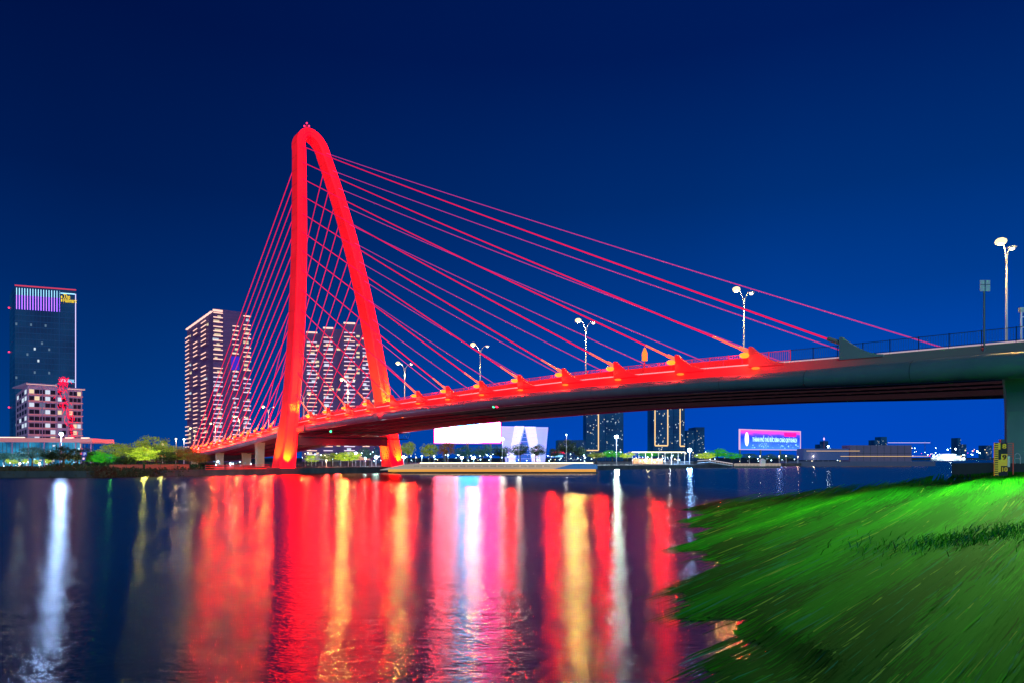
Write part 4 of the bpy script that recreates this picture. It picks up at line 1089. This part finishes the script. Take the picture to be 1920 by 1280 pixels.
# red neon sign and small stall behind
o = thing('neon_sign', 'small red neon sign between the pale hall and the gold-outlined tower', 'sign', at(1045,857,330))
b = MB(); rn = random.Random(2)
for k in range(16):
    p = at(1033+k*1.6, 850-(k%3)*.6-math.sin(k*.2)*2, 330); b.tube([p, p+Vector((.3,0,.5)), p+Vector((.45,0,-.1))], .11, 4)
b.build('letter_tube', M['neon_red'], o)
b = MB(); b.box(at(1044,854,331), (6,.4,1.0)); b.build('blue_panel', M['neon_blue'], o)
b = MB(); [b.tube([at(x,868,331.5), at(x,850,331.5)], .08, 4) for x in (1034, 1054)]; b.build('post', M['pole_dark'], o)

# big white screen
def screen_mat(name, z0, z1):
    m = mat(name, (.02,.02,.02), .5); tc = N(m,'ShaderNodeTexCoord'); sp = N(m,'ShaderNodeSeparateXYZ'); L(m, tc.outputs['Generated'], sp.inputs[0])
    cr = N(m,'ShaderNodeValToRGB'); e = cr.color_ramp.elements      # across
    e[0].position = 0; e[0].color = (1,.12,.3,1); e[1].position = 1; e[1].color = (1,.07,.40,1)
    for p, c in ((.12,(1,.20,.38)),(.28,(1,.28,.45)),(.38,(.05,.36,1)),(.66,(.05,.38,1)),(.74,(1,.05,.42))): x = e.new(p); x.color = (*c,1)
    cr2 = N(m,'ShaderNodeValToRGB'); e = cr2.color_ramp.elements    # up: white below, colour above
    e[0].position = .42; e[0].color = (0,0,0,1); e[1].position = .5; e[1].color = (1,1,1,1)
    mx = N(m,'ShaderNodeMixRGB'); pass
    L(m, sp.outputs['X'], cr.inputs[0]); L(m, sp.outputs['Z'], cr2.inputs[0]); L(m, cr2.outputs[0], mx.inputs[0]); L(m, cr.outputs[0], mx.inputs[2])
    L(m, cr.outputs[0], bsdf(m).inputs['Emission Color']); bsdf(m).inputs['Emission Strength'].default_value = 42.0
    return m
Yb = 400
bo_ = thing('led_screen', 'huge overexposed white advertising screen with pink edges under the bridge deck', 'screen', (at(876,829,Yb).x, Yb, 1.5))
p0, p1 = at(815,829,Yb), at(938,829,Yb); zt = at(876,766,Yb).z
b = MB(); b.box(((p0.x+p1.x)/2, Yb, (p0.z+zt)/2), (p1.x-p0.x, .6, zt-p0.z)); b.build('screen', screen_mat('screen_picture', p0.z, zt), bo_)
b = MB(); cx = (p0.x+p1.x)/2; W_ = p1.x-p0.x
b.box((cx, Yb, p0.z-.3), (W_+1, .9, .55)); b.box((p0.x-.3, Yb, (p0.z+zt)/2), (.5,.9,zt-p0.z+.5)); b.box((p1.x+.3, Yb, (p0.z+zt)/2), (.5,.9,zt-p0.z+.5)); b.build('frame', M['pink'], bo_)
for u in (.15,.5,.85): MB().box((p0.x+W_*u, Yb+1, (1.5+p0.z-.6)/2+.3), (1.2,1.2,p0.z-2.1)).build('support', M['pole_dark'], bo_)

# lettered screen
q0, q1 = plan(1388,418), plan(1500,452)
ls = thing('led_screen', 'blue and pink advertising screen with a line of Vietnamese lettering', 'screen', (q0.x,q0.y,1.5))
z0 = at(1388,841,418).z; z1 = at(1388,804.5,418).z
f, l, d = facade_pts(q0, q1, z0, z1); xd = f(1,0)-f(0,0)
def lmat():
    m = mat('lettered_screen_picture', (.02,.02,.02), .5); tc = N(m,'ShaderNodeTexCoord'); sp = N(m,'ShaderNodeSeparateXYZ'); L(m, tc.outputs['Generated'], sp.inputs[0])
    cr = N(m,'ShaderNodeValToRGB'); e = cr.color_ramp.elements
    e[0].position = .0; e[0].color = (.05,.25,1,1); e[1].position = 1; e[1].color = (1,.12,.62,1)
    for p, c in ((.62,(.0,.04,.85)),(.76,(.12,.06,1)),(.86,(.9,.05,.75))): x = e.new(p); x.color = (*c,1)
    nz = N(m,'ShaderNodeTexNoise'); nz.inputs['Scale'].default_value = 9; L(m, tc.outputs['Generated'], nz.inputs[0])
    ad = N(m,'ShaderNodeMath', operation='MULTIPLY_ADD'); ad.inputs[1].default_value = .18; L(m, nz.outputs[0], ad.inputs[0])
    s2 = N(m,'ShaderNodeMath', operation='SUBTRACT'); s2.inputs[1].default_value = .09; L(m, sp.outputs['Z'], s2.inputs[0]); L(m, s2.outputs[0], ad.inputs[2]); L(m, ad.outputs[0], cr.inputs[0])
    L(m, cr.outputs[0], bsdf(m).inputs['Emission Color']); bsdf(m).inputs['Emission Strength'].default_value = 1.2; return m
b = MB(); rect(f, 0, 1, 0, 1, -.5, 0)(b, 0); scr = b.build('screen', lmat(), ls)
b = MB()
for (a, c, e, g_) in ((-.012,0,-.02,1.02),(1,1.012,-.02,1.02),(-.012,1.012,1,1.035),(-.012,1.012,-.035,0)): rect(f, a, c, e, g_, -.6, .15)(b, 0)
b.build('frame', glow('pale_pink_frame_light', (.9,.55,.85), .9), ls)
c_ = f(.10,.52,.2); b = MB(); pts = [c_+xd.normalized()*(1.9*math.cos(a))+Vector((0,0,4.3*math.sin(a))) for a in [k*math.pi/10 for k in range(20)]]
b.loft([pts, [p+Vector((-.1,.25,0)) for p in pts]]); b.build('round_emblem', glow('white_emblem_light', (.9,1,1), 1.5), ls)
text_mesh('lettering', 'THÀNH PHỐ THỦ ĐỨC KÍNH CHÀO QUÝ KHÁCH', 3, f(.19,.36,.12), xd, (0,0,1), glow('cyan_white_letter_light', (.55,1,1), 1.5), ls, width=l*.75, height=4.6, depth=.06)
rn = random.Random(4)
items = []
for k in range(60):
    u, v = .18+rn.random()*.78, .04+rn.random()*.24; w = rn.uniform(.004,.012); items.append((rect(f, u, u+w, v, v+rn.uniform(.02,.07), 0, .1), rn.choice([M['led_cyan'],M['neon_blue'],M['win_dim']])))
many('picture_glint', items, ls)
rect_b = MB(); rect(f, .72, .93, .70, .92, .0, .08)(rect_b, 0); rect_b.build('pink_patch', glow('hot_pink_patch', (1,.0,.42), 1.1), ls)
for u in (.02,.35,.68,.985):
    p = f(u,0,-1.2); MB().box((p.x,p.y,(1.5+z0)/2), (.8,.8,z0-1.5)).build('support', M['sign_back'] if u > .9 else M['pole_dark'], ls)
light('screen_spill', f(.5,.3,6), (.15,.3,1), 4000, 2, ls)

# riverside pavilion
Yp = 345; po_ = thing('riverside_pavilion', 'flat-roofed open pavilion full of warm lights on the far promenade', 'pavilion', (at(1235,865,Yp).x, Yp, 1.55))
xa, xb_ = at(1184,860,Yp).x, at(1284,860,Yp).x; zr = at(1184,847,Yp).z
b = MB(); b.box(((xa+xb_)/2, Yp+4, zr), (xb_-xa, 10, .45)); b.build('roof', M['sign_back'], po_)
b = MB(); b.box(((xa+xb_)/2, Yp-1.1, zr+.05), (xb_-xa, .15, .3)); b.build('roof_light', M['lamp_dim'], po_)
for k in range(9): MB().box((xa+.3+(xb_-xa-.6)*k/8, Yp-.8, (1.55+zr)/2), (.25,.25,zr-1.75)).build('column', M['white'], po_)
MB().box((xa+9, Yp+5, 2.9), (15, 4, 2.6)).build('shop_counter', mat('warm_shopfront', (.5,.3,.2), .5, 0, (1,.45,.15), .8), po_)
rn = random.Random(12); items = []
for k in range(46):
    x = xa+rn.random()*(xb_-xa); c = rn.choice(['lamp_dim','win_warm','win_white','lamp_cool','led_pink']); items.append(((lambda x, z, r_: lambda b, m: b.ball((x, Yp+rn.uniform(-1,2), z), r_, m, 6, 4))(x, rn.uniform(1.9,5.2), rn.uniform(.12,.26)), M[c]))
many('hanging_lamp', items, po_)
light('pavilion_light', (xa+8, Yp-2, 4.2), WARM, 3000, .5, po_); light('pavilion_light', (xb_-8, Yp-2, 4.2), (.8,.9,1), 3000, .5, po_)
# tents under the bridge
for (px, w, yt, Y, m, lab) in ((598,52,850,262,'tent2','grey tent roof just right of the near tower leg'),(668,58,851,256,'tent','warm-lit tent roof left of the far tower leg')):
    c = at(px, yt, Y); hw = w*Y/F/2; o = thing('tent', lab, 'tent', (c.x, Y, 1.55)); zz = c.z; e = 3.9
    b = MB(); ring = [Vector((c.x+hw*math.cos(a)*1.0, Y+hw*.6*math.sin(a), e)) for a in [k*math.pi/8 for k in range(16)]]
    r2 = [Vector((c.x+(p.x-c.x)*.45, Y+(p.y-Y)*.45, e+(zz-e)*.45)) for p in ring]; r3 = [Vector((c.x+(p.x-c.x)*.08, Y+(p.y-Y)*.08, zz)) for p in ring]
    b.loft([ring, r2, r3]); b.build('canopy', M[m], o)
    for k in (0,3,5,8,11,13): MB().tube([(ring[k].x, ring[k].y, 1.55), tuple(ring[k])], .1, 5).build('pole', M['pole'], o)
# scattered little lamps of the park : each its own
rn = random.Random(21); words = {'warm': M['lamp_dim'], 'cool': M['lamp_cool'], 'pink': M['led_pink']}
def specks(name, label, group, n, x0, x1, y0, y1, Y0, Y1, mats, r, foot=True):
    for k in range(n):
        u = rn.random(); px = x0+(x1-x0)*u; Y = Y0+(Y1-Y0)*u+rn.uniform(-4,8); p = at(px, rn.uniform(y0,y1), Y); m = rn.choice(mats); rad = r*rn.uniform(.6,1.3)*Y/300
        if p.z < 1.9: p.z = 1.9
        o = thing(name, label, 'lamp', (p.x,p.y,1.5), group)
        MB().ball(p, rad, 0, 6, 4).build('bulb', M[m], o)
        MB().tube([(p.x,p.y,1.5),(p.x,p.y,p.z-rad*.8)], .05, 4).build('stem', M['pole_dark'], o)
specks('garden_lamp', 'one of many tiny garden lamps on the far bank under the white screen', 'tiny garden lamps under the white screen', 70, 745, 1100, 850, 864, 262, 300, ['lamp_cool','lamp_cool','lamp_dim','win_white'], .17)
specks('garden_lamp', 'one of many tiny garden lamps around the tents between the tower legs', 'tiny garden lamps around the tents', 26, 565, 740, 846, 864, 235, 275, ['lamp_cool','lamp_dim','lamp_cool'], .2)
specks('garden_lamp', 'one of the tiny garden lamps beside the riverside pavilion', 'tiny garden lamps beside the pavilion', 44, 1100, 1385, 846, 861, 350, 390, ['lamp_dim','win_warm','lamp_cool'], .2)
specks('garden_lamp', 'one of the tiny promenade lamps right of the lettered screen', 'tiny promenade lamps at the end of the bank', 30, 1385, 1590, 853, 864, 392, 440, ['lamp_cool','win_white','lamp_dim'], .16)
specks('garden_lamp', 'one of the tiny lamps on the lawn before the podium', 'tiny lawn lamps before the podium', 26, 0, 130, 862, 874, 200, 215, ['lamp_dim','win_warm','lamp_cool'], .14)
specks('garden_lamp', 'one of the blue lamps seen under the low bridge end', 'blue lamps under the low bridge end', 16, 400, 472, 862, 872, 250, 262, ['lamp_cool','neon_blue'], .2)
specks('shore_light', 'one of the distant shore lights on the horizon at the right', 'distant shore lights on the horizon', 70, 1600, 1880, 838, 857, 1850, 1850, ['lamp_cool','lamp_dim','lamp_cool','red_l'], .16)
specks('shore_light', 'one of the bright harbour lights right of the barge', 'bright harbour lights right of the barge', 10, 1735, 1860, 838, 850, 1500, 1500, ['lamp_cool2','lamp'], .25)

# gangway, pontoon with hut
Yg = 322
gw = thing('gangway', 'white railed gangway sloping down to the pontoon right of the pavilion', 'gangway', (at(1340,872,Yg).x, Yg, 0))
b = MB(); P_ = [at(1308,867,Yg), at(1330,865.5,Yg), at(1374,872.5,Yg)]
b.tube(P_, .22, 6); b.build('walkway', M['white'], gw)
b = MB(); b.tube([p+Vector((0,0,1.1)) for p in P_], .14, 6)
for k in range(16): p = P_[1]+(P_[2]-P_[1])*(k/15); b.tube([p, p+Vector((0,0,1.1))], .05, 4)
b.build('handrail', glow('pale_strip_handrail', (.9,.8,.85), .9), gw)
pn = thing('pontoon', 'long white floating pontoon with a small hut below the lettered screen', 'pontoon', (at(1418,873,Yg).x, Yg, 0))
xa, xb_ = at(1374,873,Yg).x, at(1460,873,Yg).x
MB().box(((xa+xb_)/2, Yg, .35), (xb_-xa, 5, .9)).build('float', M['boat_dark'], pn)
b = MB(); b.box(((xa+xb_)/2, Yg-2.4, 1.9), (xb_-xa, .1, .22)); b.box(((xa+xb_)/2, Yg-2.4, 1.35), (xb_-xa, .1, .12))
for k in range(34): b.box((xa+(xb_-xa)*k/33, Yg-2.4, 1.35), (.1,.1,1.2))
b.build('railing', glow('warm_strip_railing', (1,.8,.65), .8), pn)
hx = at(1430,870,Yg).x; b = MB(); b.box((hx, Yg, 2.1), (2,2,2.6)); b.build('hut', M['white'], pn)
b = MB(); b.loft([[Vector((hx-1.3,Yg-1.3,3.4)),Vector((hx+1.3,Yg-1.3,3.4)),Vector((hx+1.3,Yg+1.3,3.4)),Vector((hx-1.3,Yg+1.3,3.4))],[Vector((hx-.2,Yg-.2,4.4)),Vector((hx+.2,Yg-.2,4.4)),Vector((hx+.2,Yg+.2,4.4)),Vector((hx-.2,Yg+.2,4.4))]]); b.build('hut_roof', M['tent2'], pn)

# ------------------------------------------------------------------ boats
Yq = 208
def hull(name, x0, x1, y0, y1, z0, z1, bow, mat_, parent, rake=.7, nose=0):
    """box-like hull with a raked, rounded bow on the left"""
    b = MB(); rings = []
    n = 14
    for i in range(n+1):
        u = i/n; zz = z0+(z1-z0)*u; off = bow*(1-math.cos((1-u)*0))  # placeholder
        xl = x0+bow*(u**1.4)
        mid = (y0+y1)/2
        rings.append([Vector((xl,mid,zz)), Vector((xl+bow*.5,y0+.3,zz)), Vector((xl+bow,y0,zz)), Vector((x1,y0,zz)), Vector((x1,y1,zz)), Vector((xl+bow,y1,zz)), Vector((xl+bow*.5,y1-.3,zz))])
    b.loft(rings); return b.build(name, mat_, parent)
bx0, bx1 = at(716,880,Yq).x, at(1118,880,Yq).x
bt = thing('passenger_boat', 'long low cream river boat with an orange band passing the far quay', 'boat', (bx0, Yq, 0))
hull('hull', bx0+1, bx1, Yq-3, Yq+3, -.4, .55, 3, M['boat_dark'], bt)
b = MB(); pr = [(bx0,1.15),(bx0+3,1.9),(bx0+7,2.75),(bx0+12,3.05),(bx0+58,3.05),(bx0+52,1.35),(bx0,1.05)]
b.loft([[Vector((x,Yq-3.1,z)) for x,z in pr],[Vector((x,Yq+3.1,z)) for x,z in pr]]); b.build('cabin', M['boat_white'], bt)
b = MB(); b.box(((bx0+bx1)/2+1, Yq, .95), (bx1-bx0-3, 6.5, .75)); b.build('orange_band', M['boat_orange'], bt)
b = MB(); pr = [(bx0+52.4,1.36),(bx1,1.36),(bx1,2.7),(bx0+58.4,3.0)]
b.loft([[Vector((x,Yq-3.0,z)) for x,z in pr],[Vector((x,Yq+3.0,z)) for x,z in pr]]); b.build('stern_house', mat('blue_stern_paint', (.05,.15,.4), .4, 0, (.02,.14,.45), .6), bt)
b = MB(); b.box((bx0+38, Yq-3.0, 3.18), (52,.2,.2)); b.build('roof_light', M['lamp_dim'], bt)
b = MB()
for k in range(18): b.box((bx0+11+k*2.3, Yq-3.13, 2.25), (1.7,.06,.55))
b.build('window_row', mat('tinted_boat_glass', (.35,.32,.30), .2, 0, (.42,.33,.26), .62), bt)
Yc = 405
c0, c1 = at(1446,870,Yc).x, at(1742,870,Yc).x
cb = thing('cargo_barge', 'dark dull purple cargo barge with thin deck lights lying in the wide reach', 'barge', (c0,Yc,0))
hull('hull', c0, c1, Yc-6, Yc+6, -.5, 2.6, 6, noisy('dull_barge_hull', (.04,.05,.09), (.07,.06,.10), .05, .6, emit=(.02,.03,.09), es=.6), cb)
b = MB(); za = at(0,834,Yc).z
b.box(((at(1586,0,Yc).x+at(1700,0,Yc).x)/2, Yc, (2.6+za)/2), (at(1700,0,Yc).x-at(1586,0,Yc).x, 10, za-2.6)); b.build('container_stack', M['cargo'], cb)
b = MB(); zz = at(0,838,Yc).z; b.box(((at(1500,0,Yc).x+at(1585,0,Yc).x)/2, Yc, (2.6+zz)/2), (at(1584.5,0,Yc).x-at(1500,0,Yc).x, 9, zz-2.6-1.5)); b.build('cargo_cover', noisy('dim_blue_cover', (.06,.07,.15), (.08,.09,.18), .1, .8, emit=(.015,.04,.16), es=.7), cb)
b = MB()
for k in range(1, 9): 
    x = at(1586+k*12.6,0,Yc).x; b.box((x, Yc-5.05, (2.6+za)/2), (.15,.1,za-2.8))
b.box(((at(1586,0,Yc).x+at(1700,0,Yc).x)/2, Yc-5.05, (2.6+za)/2), (at(1700,0,Yc).x-at(1586,0,Yc).x, .1, .2)); b.build('container_joint', M['boat_dark'], cb)
for (x0, x1, y, m) in ((1576,1742,854.5,'gold'),(1512,1612,844.5,'gold'),(1665,1744,829,'led_white')):
    p, q = at(x0,y,Yc-6.4), at(x1,y,Yc-6.4); MB().tube([p,q], .12, 6).build('deck_light_strip', M[m], cb)
b = MB()
for (x, y) in ((1668,829),(1742,829)): p = at(x,y,Yc-6.2); b.tube([(p.x,p.y+4,2.5),(p.x,p.y+4,p.z),(p.x,p.y,p.z)], .14, 5)
b.build('mast', M['pole_dark'], cb)
Yf = 1150
fx0, fx1 = at(1744,858,Yf).x, at(1806,858,Yf).x
fb = thing('passenger_ferry', 'brightly lit white ferry far off on the right of the river', 'ferry', (fx0,Yf,0))
hull('hull', fx0, fx1, Yf-6, Yf+6, -.5, 2.5, 4, M['white'], fb)
for k, (a, c) in enumerate(((.08,.95),(.18,.85),(.3,.7))):
    z = 2.5+k*2.9; MB().box((fx0+(fx1-fx0)*(a+c)/2, Yf, z+1.3), ((fx1-fx0)*(c-a), 10, 2.6)).build('deck_house', mat('lit_ferry_side_%d' % k, (.6,.6,.6), .5, 0, (.5,.7,.95), .9), fb)
items = []
for k in range(60): p = Vector((fx0+(fx1-fx0)*rn.random(), Yf-6.3, rn.uniform(1.5,10))); items.append(((lambda p: lambda b, m: b.ball(p, rn.uniform(.35,.8), m, 6, 4))(p), M[rn.choice(['lamp_cool','lamp_dim','win_white'])]))
many('deck_lamp', items, fb)
light('ferry_light', ((fx0+fx1)/2, Yf-10, 6), (.6,.8,1), 20000, 2, fb)

# parking sign on the left bank
p = at(157,880,176); p.z = 1.5; zt = at(157,846,176).z
o = thing('parking_sign', 'blue parking sign with a white P on a post on the left bank', 'sign', p)
b = MB(); b.tube([p, Vector((p.x,p.y,zt))], .08, 6); b.build('pole', M['pole_dark'], o)
BL = mat('blue_sign_face', (.02,.06,.4), .5, 0, (.01,.03,.35), .6)
MB().box((p.x+.2, p.y-.1, zt-.55), (1.3,.06,1.1)).build('sign_plate', BL, o)
MB().box((p.x+.05, p.y-.1, zt-1.75), (.9,.06,1.1)).build('sign_plate', BL, o)
MB().box((p.x-.55, p.y-.14, zt-.5), (.5,.06,.5)).build('red_square', glow('red_sign_face', (1,.15,.2), .8), o)
text_mesh('sign_letter', 'P', 1, (p.x+.1, p.y-.16, zt-1.0), (1,0,0), (0,0,1), M['win_white'], o, width=.55, height=.8, depth=.01)
MB().box((p.x+.05, p.y-.15, zt-1.75), (.45,.04,.45)).build('pictogram', M['led_pink'], o)

# ------------------------------------------------------------------ sky, ambient fill, camera
w = bpy.data.worlds.new('World'); sc.world = w; w.use_nodes = True; nt = w.node_tree; nt.nodes.clear()
out = nt.nodes.new('ShaderNodeOutputWorld'); bg = nt.nodes.new('ShaderNodeBackground'); tc = nt.nodes.new('ShaderNodeTexCoord'); sx = nt.nodes.new('ShaderNodeSeparateXYZ')
cr = nt.nodes.new('ShaderNodeValToRGB'); e = cr.color_ramp.elements
e[0].position = 0; e[0].color = (.0,.068,.56,1); e[1].position = 1; e[1].color = (.0003,.006,.06,1)
for p_, c in ((.05,(.0,.066,.53)),(.12,(.0,.064,.44)),(.22,(.0,.045,.285)),(.34,(.0,.028,.178)),(.50,(.0,.012,.108))): x = e.new(p_); x.color = (*c,1)
crl = nt.nodes.new('ShaderNodeValToRGB'); e = crl.color_ramp.elements
e[0].position = 0; e[0].color = (.0,.050,.27,1); e[1].position = 1; e[1].color = (.0003,.004,.045,1)
for p_, c in ((.12,(.0,.034,.19)),(.22,(.0,.021,.135)),(.34,(.0,.011,.085)),(.50,(.0,.006,.06))): x = e.new(p_); x.color = (*c,1)
mr = nt.nodes.new('ShaderNodeMapRange'); mr.inputs['From Min'].default_value = -.5; mr.inputs['From Max'].default_value = .35
mx = nt.nodes.new('ShaderNodeMixRGB')
nt.links.new(tc.outputs['Generated'], sx.inputs[0]); nt.links.new(sx.outputs['Z'], cr.inputs[0]); nt.links.new(sx.outputs['Z'], crl.inputs[0])
nt.links.new(sx.outputs['X'], mr.inputs[0]); nt.links.new(mr.outputs[0], mx.inputs[0]); nt.links.new(crl.outputs[0], mx.inputs[1]); nt.links.new(cr.outputs[0], mx.inputs[2])
nz = nt.nodes.new('ShaderNodeTexNoise'); nz.inputs['Scale'].default_value = 1.6; nz.inputs['Detail'].default_value = 3; nt.links.new(tc.outputs['Generated'], nz.inputs[0])
m3 = nt.nodes.new('ShaderNodeMapRange'); m3.inputs['To Min'].default_value = .84; m3.inputs['To Max'].default_value = 1.14; nt.links.new(nz.outputs[0], m3.inputs[0])
vs = nt.nodes.new('ShaderNodeVectorMath'); vs.operation = 'SCALE'; nt.links.new(mx.outputs[0], vs.inputs[0]); nt.links.new(m3.outputs[0], vs.inputs['Scale'])
nt.links.new(vs.outputs[0], bg.inputs[0]); nt.links.new(bg.outputs[0], out.inputs[0]); bg.inputs[1].default_value = 1.0

cd = bpy.data.cameras.new('camera'); cam = bpy.data.objects.new('camera', cd); col.objects.link(cam); sc.camera = cam
cd.sensor_width = 36; cd.lens = 24; cd.shift_y = (HOR-640)/1920; cd.clip_start = .5; cd.clip_end = 20000
su = bpy.data.lights.new('night_fill', 'SUN'); su.energy = .9; su.angle = R(25); su.color = (.42,.88,.9)  # added lamp stands in for ambient night light on underside, pier and bank
so = bpy.data.objects.new('night_fill', su); col.objects.link(so); so.rotation_euler = Vector((-.12,.92,-.27)).to_track_quat('-Z','Y').to_euler()
cam.location = (0,0,HC); cam.rotation_euler = (R(90),0,0)
sc.view_settings.view_transform = 'Standard'; sc.view_settings.look = 'None'; sc.view_settings.exposure = 0; sc.view_settings.gamma = 1
cy = sc.cycles; cy.use_denoising = True; cy.max_bounces = 5; cy.diffuse_bounces = 2; cy.glossy_bounces = 3; cy.transmission_bounces = 2
cy.use_light_tree = True; cy.sample_clamp_indirect = 6; cy.caustics_reflective = False; cy.caustics_refractive = False
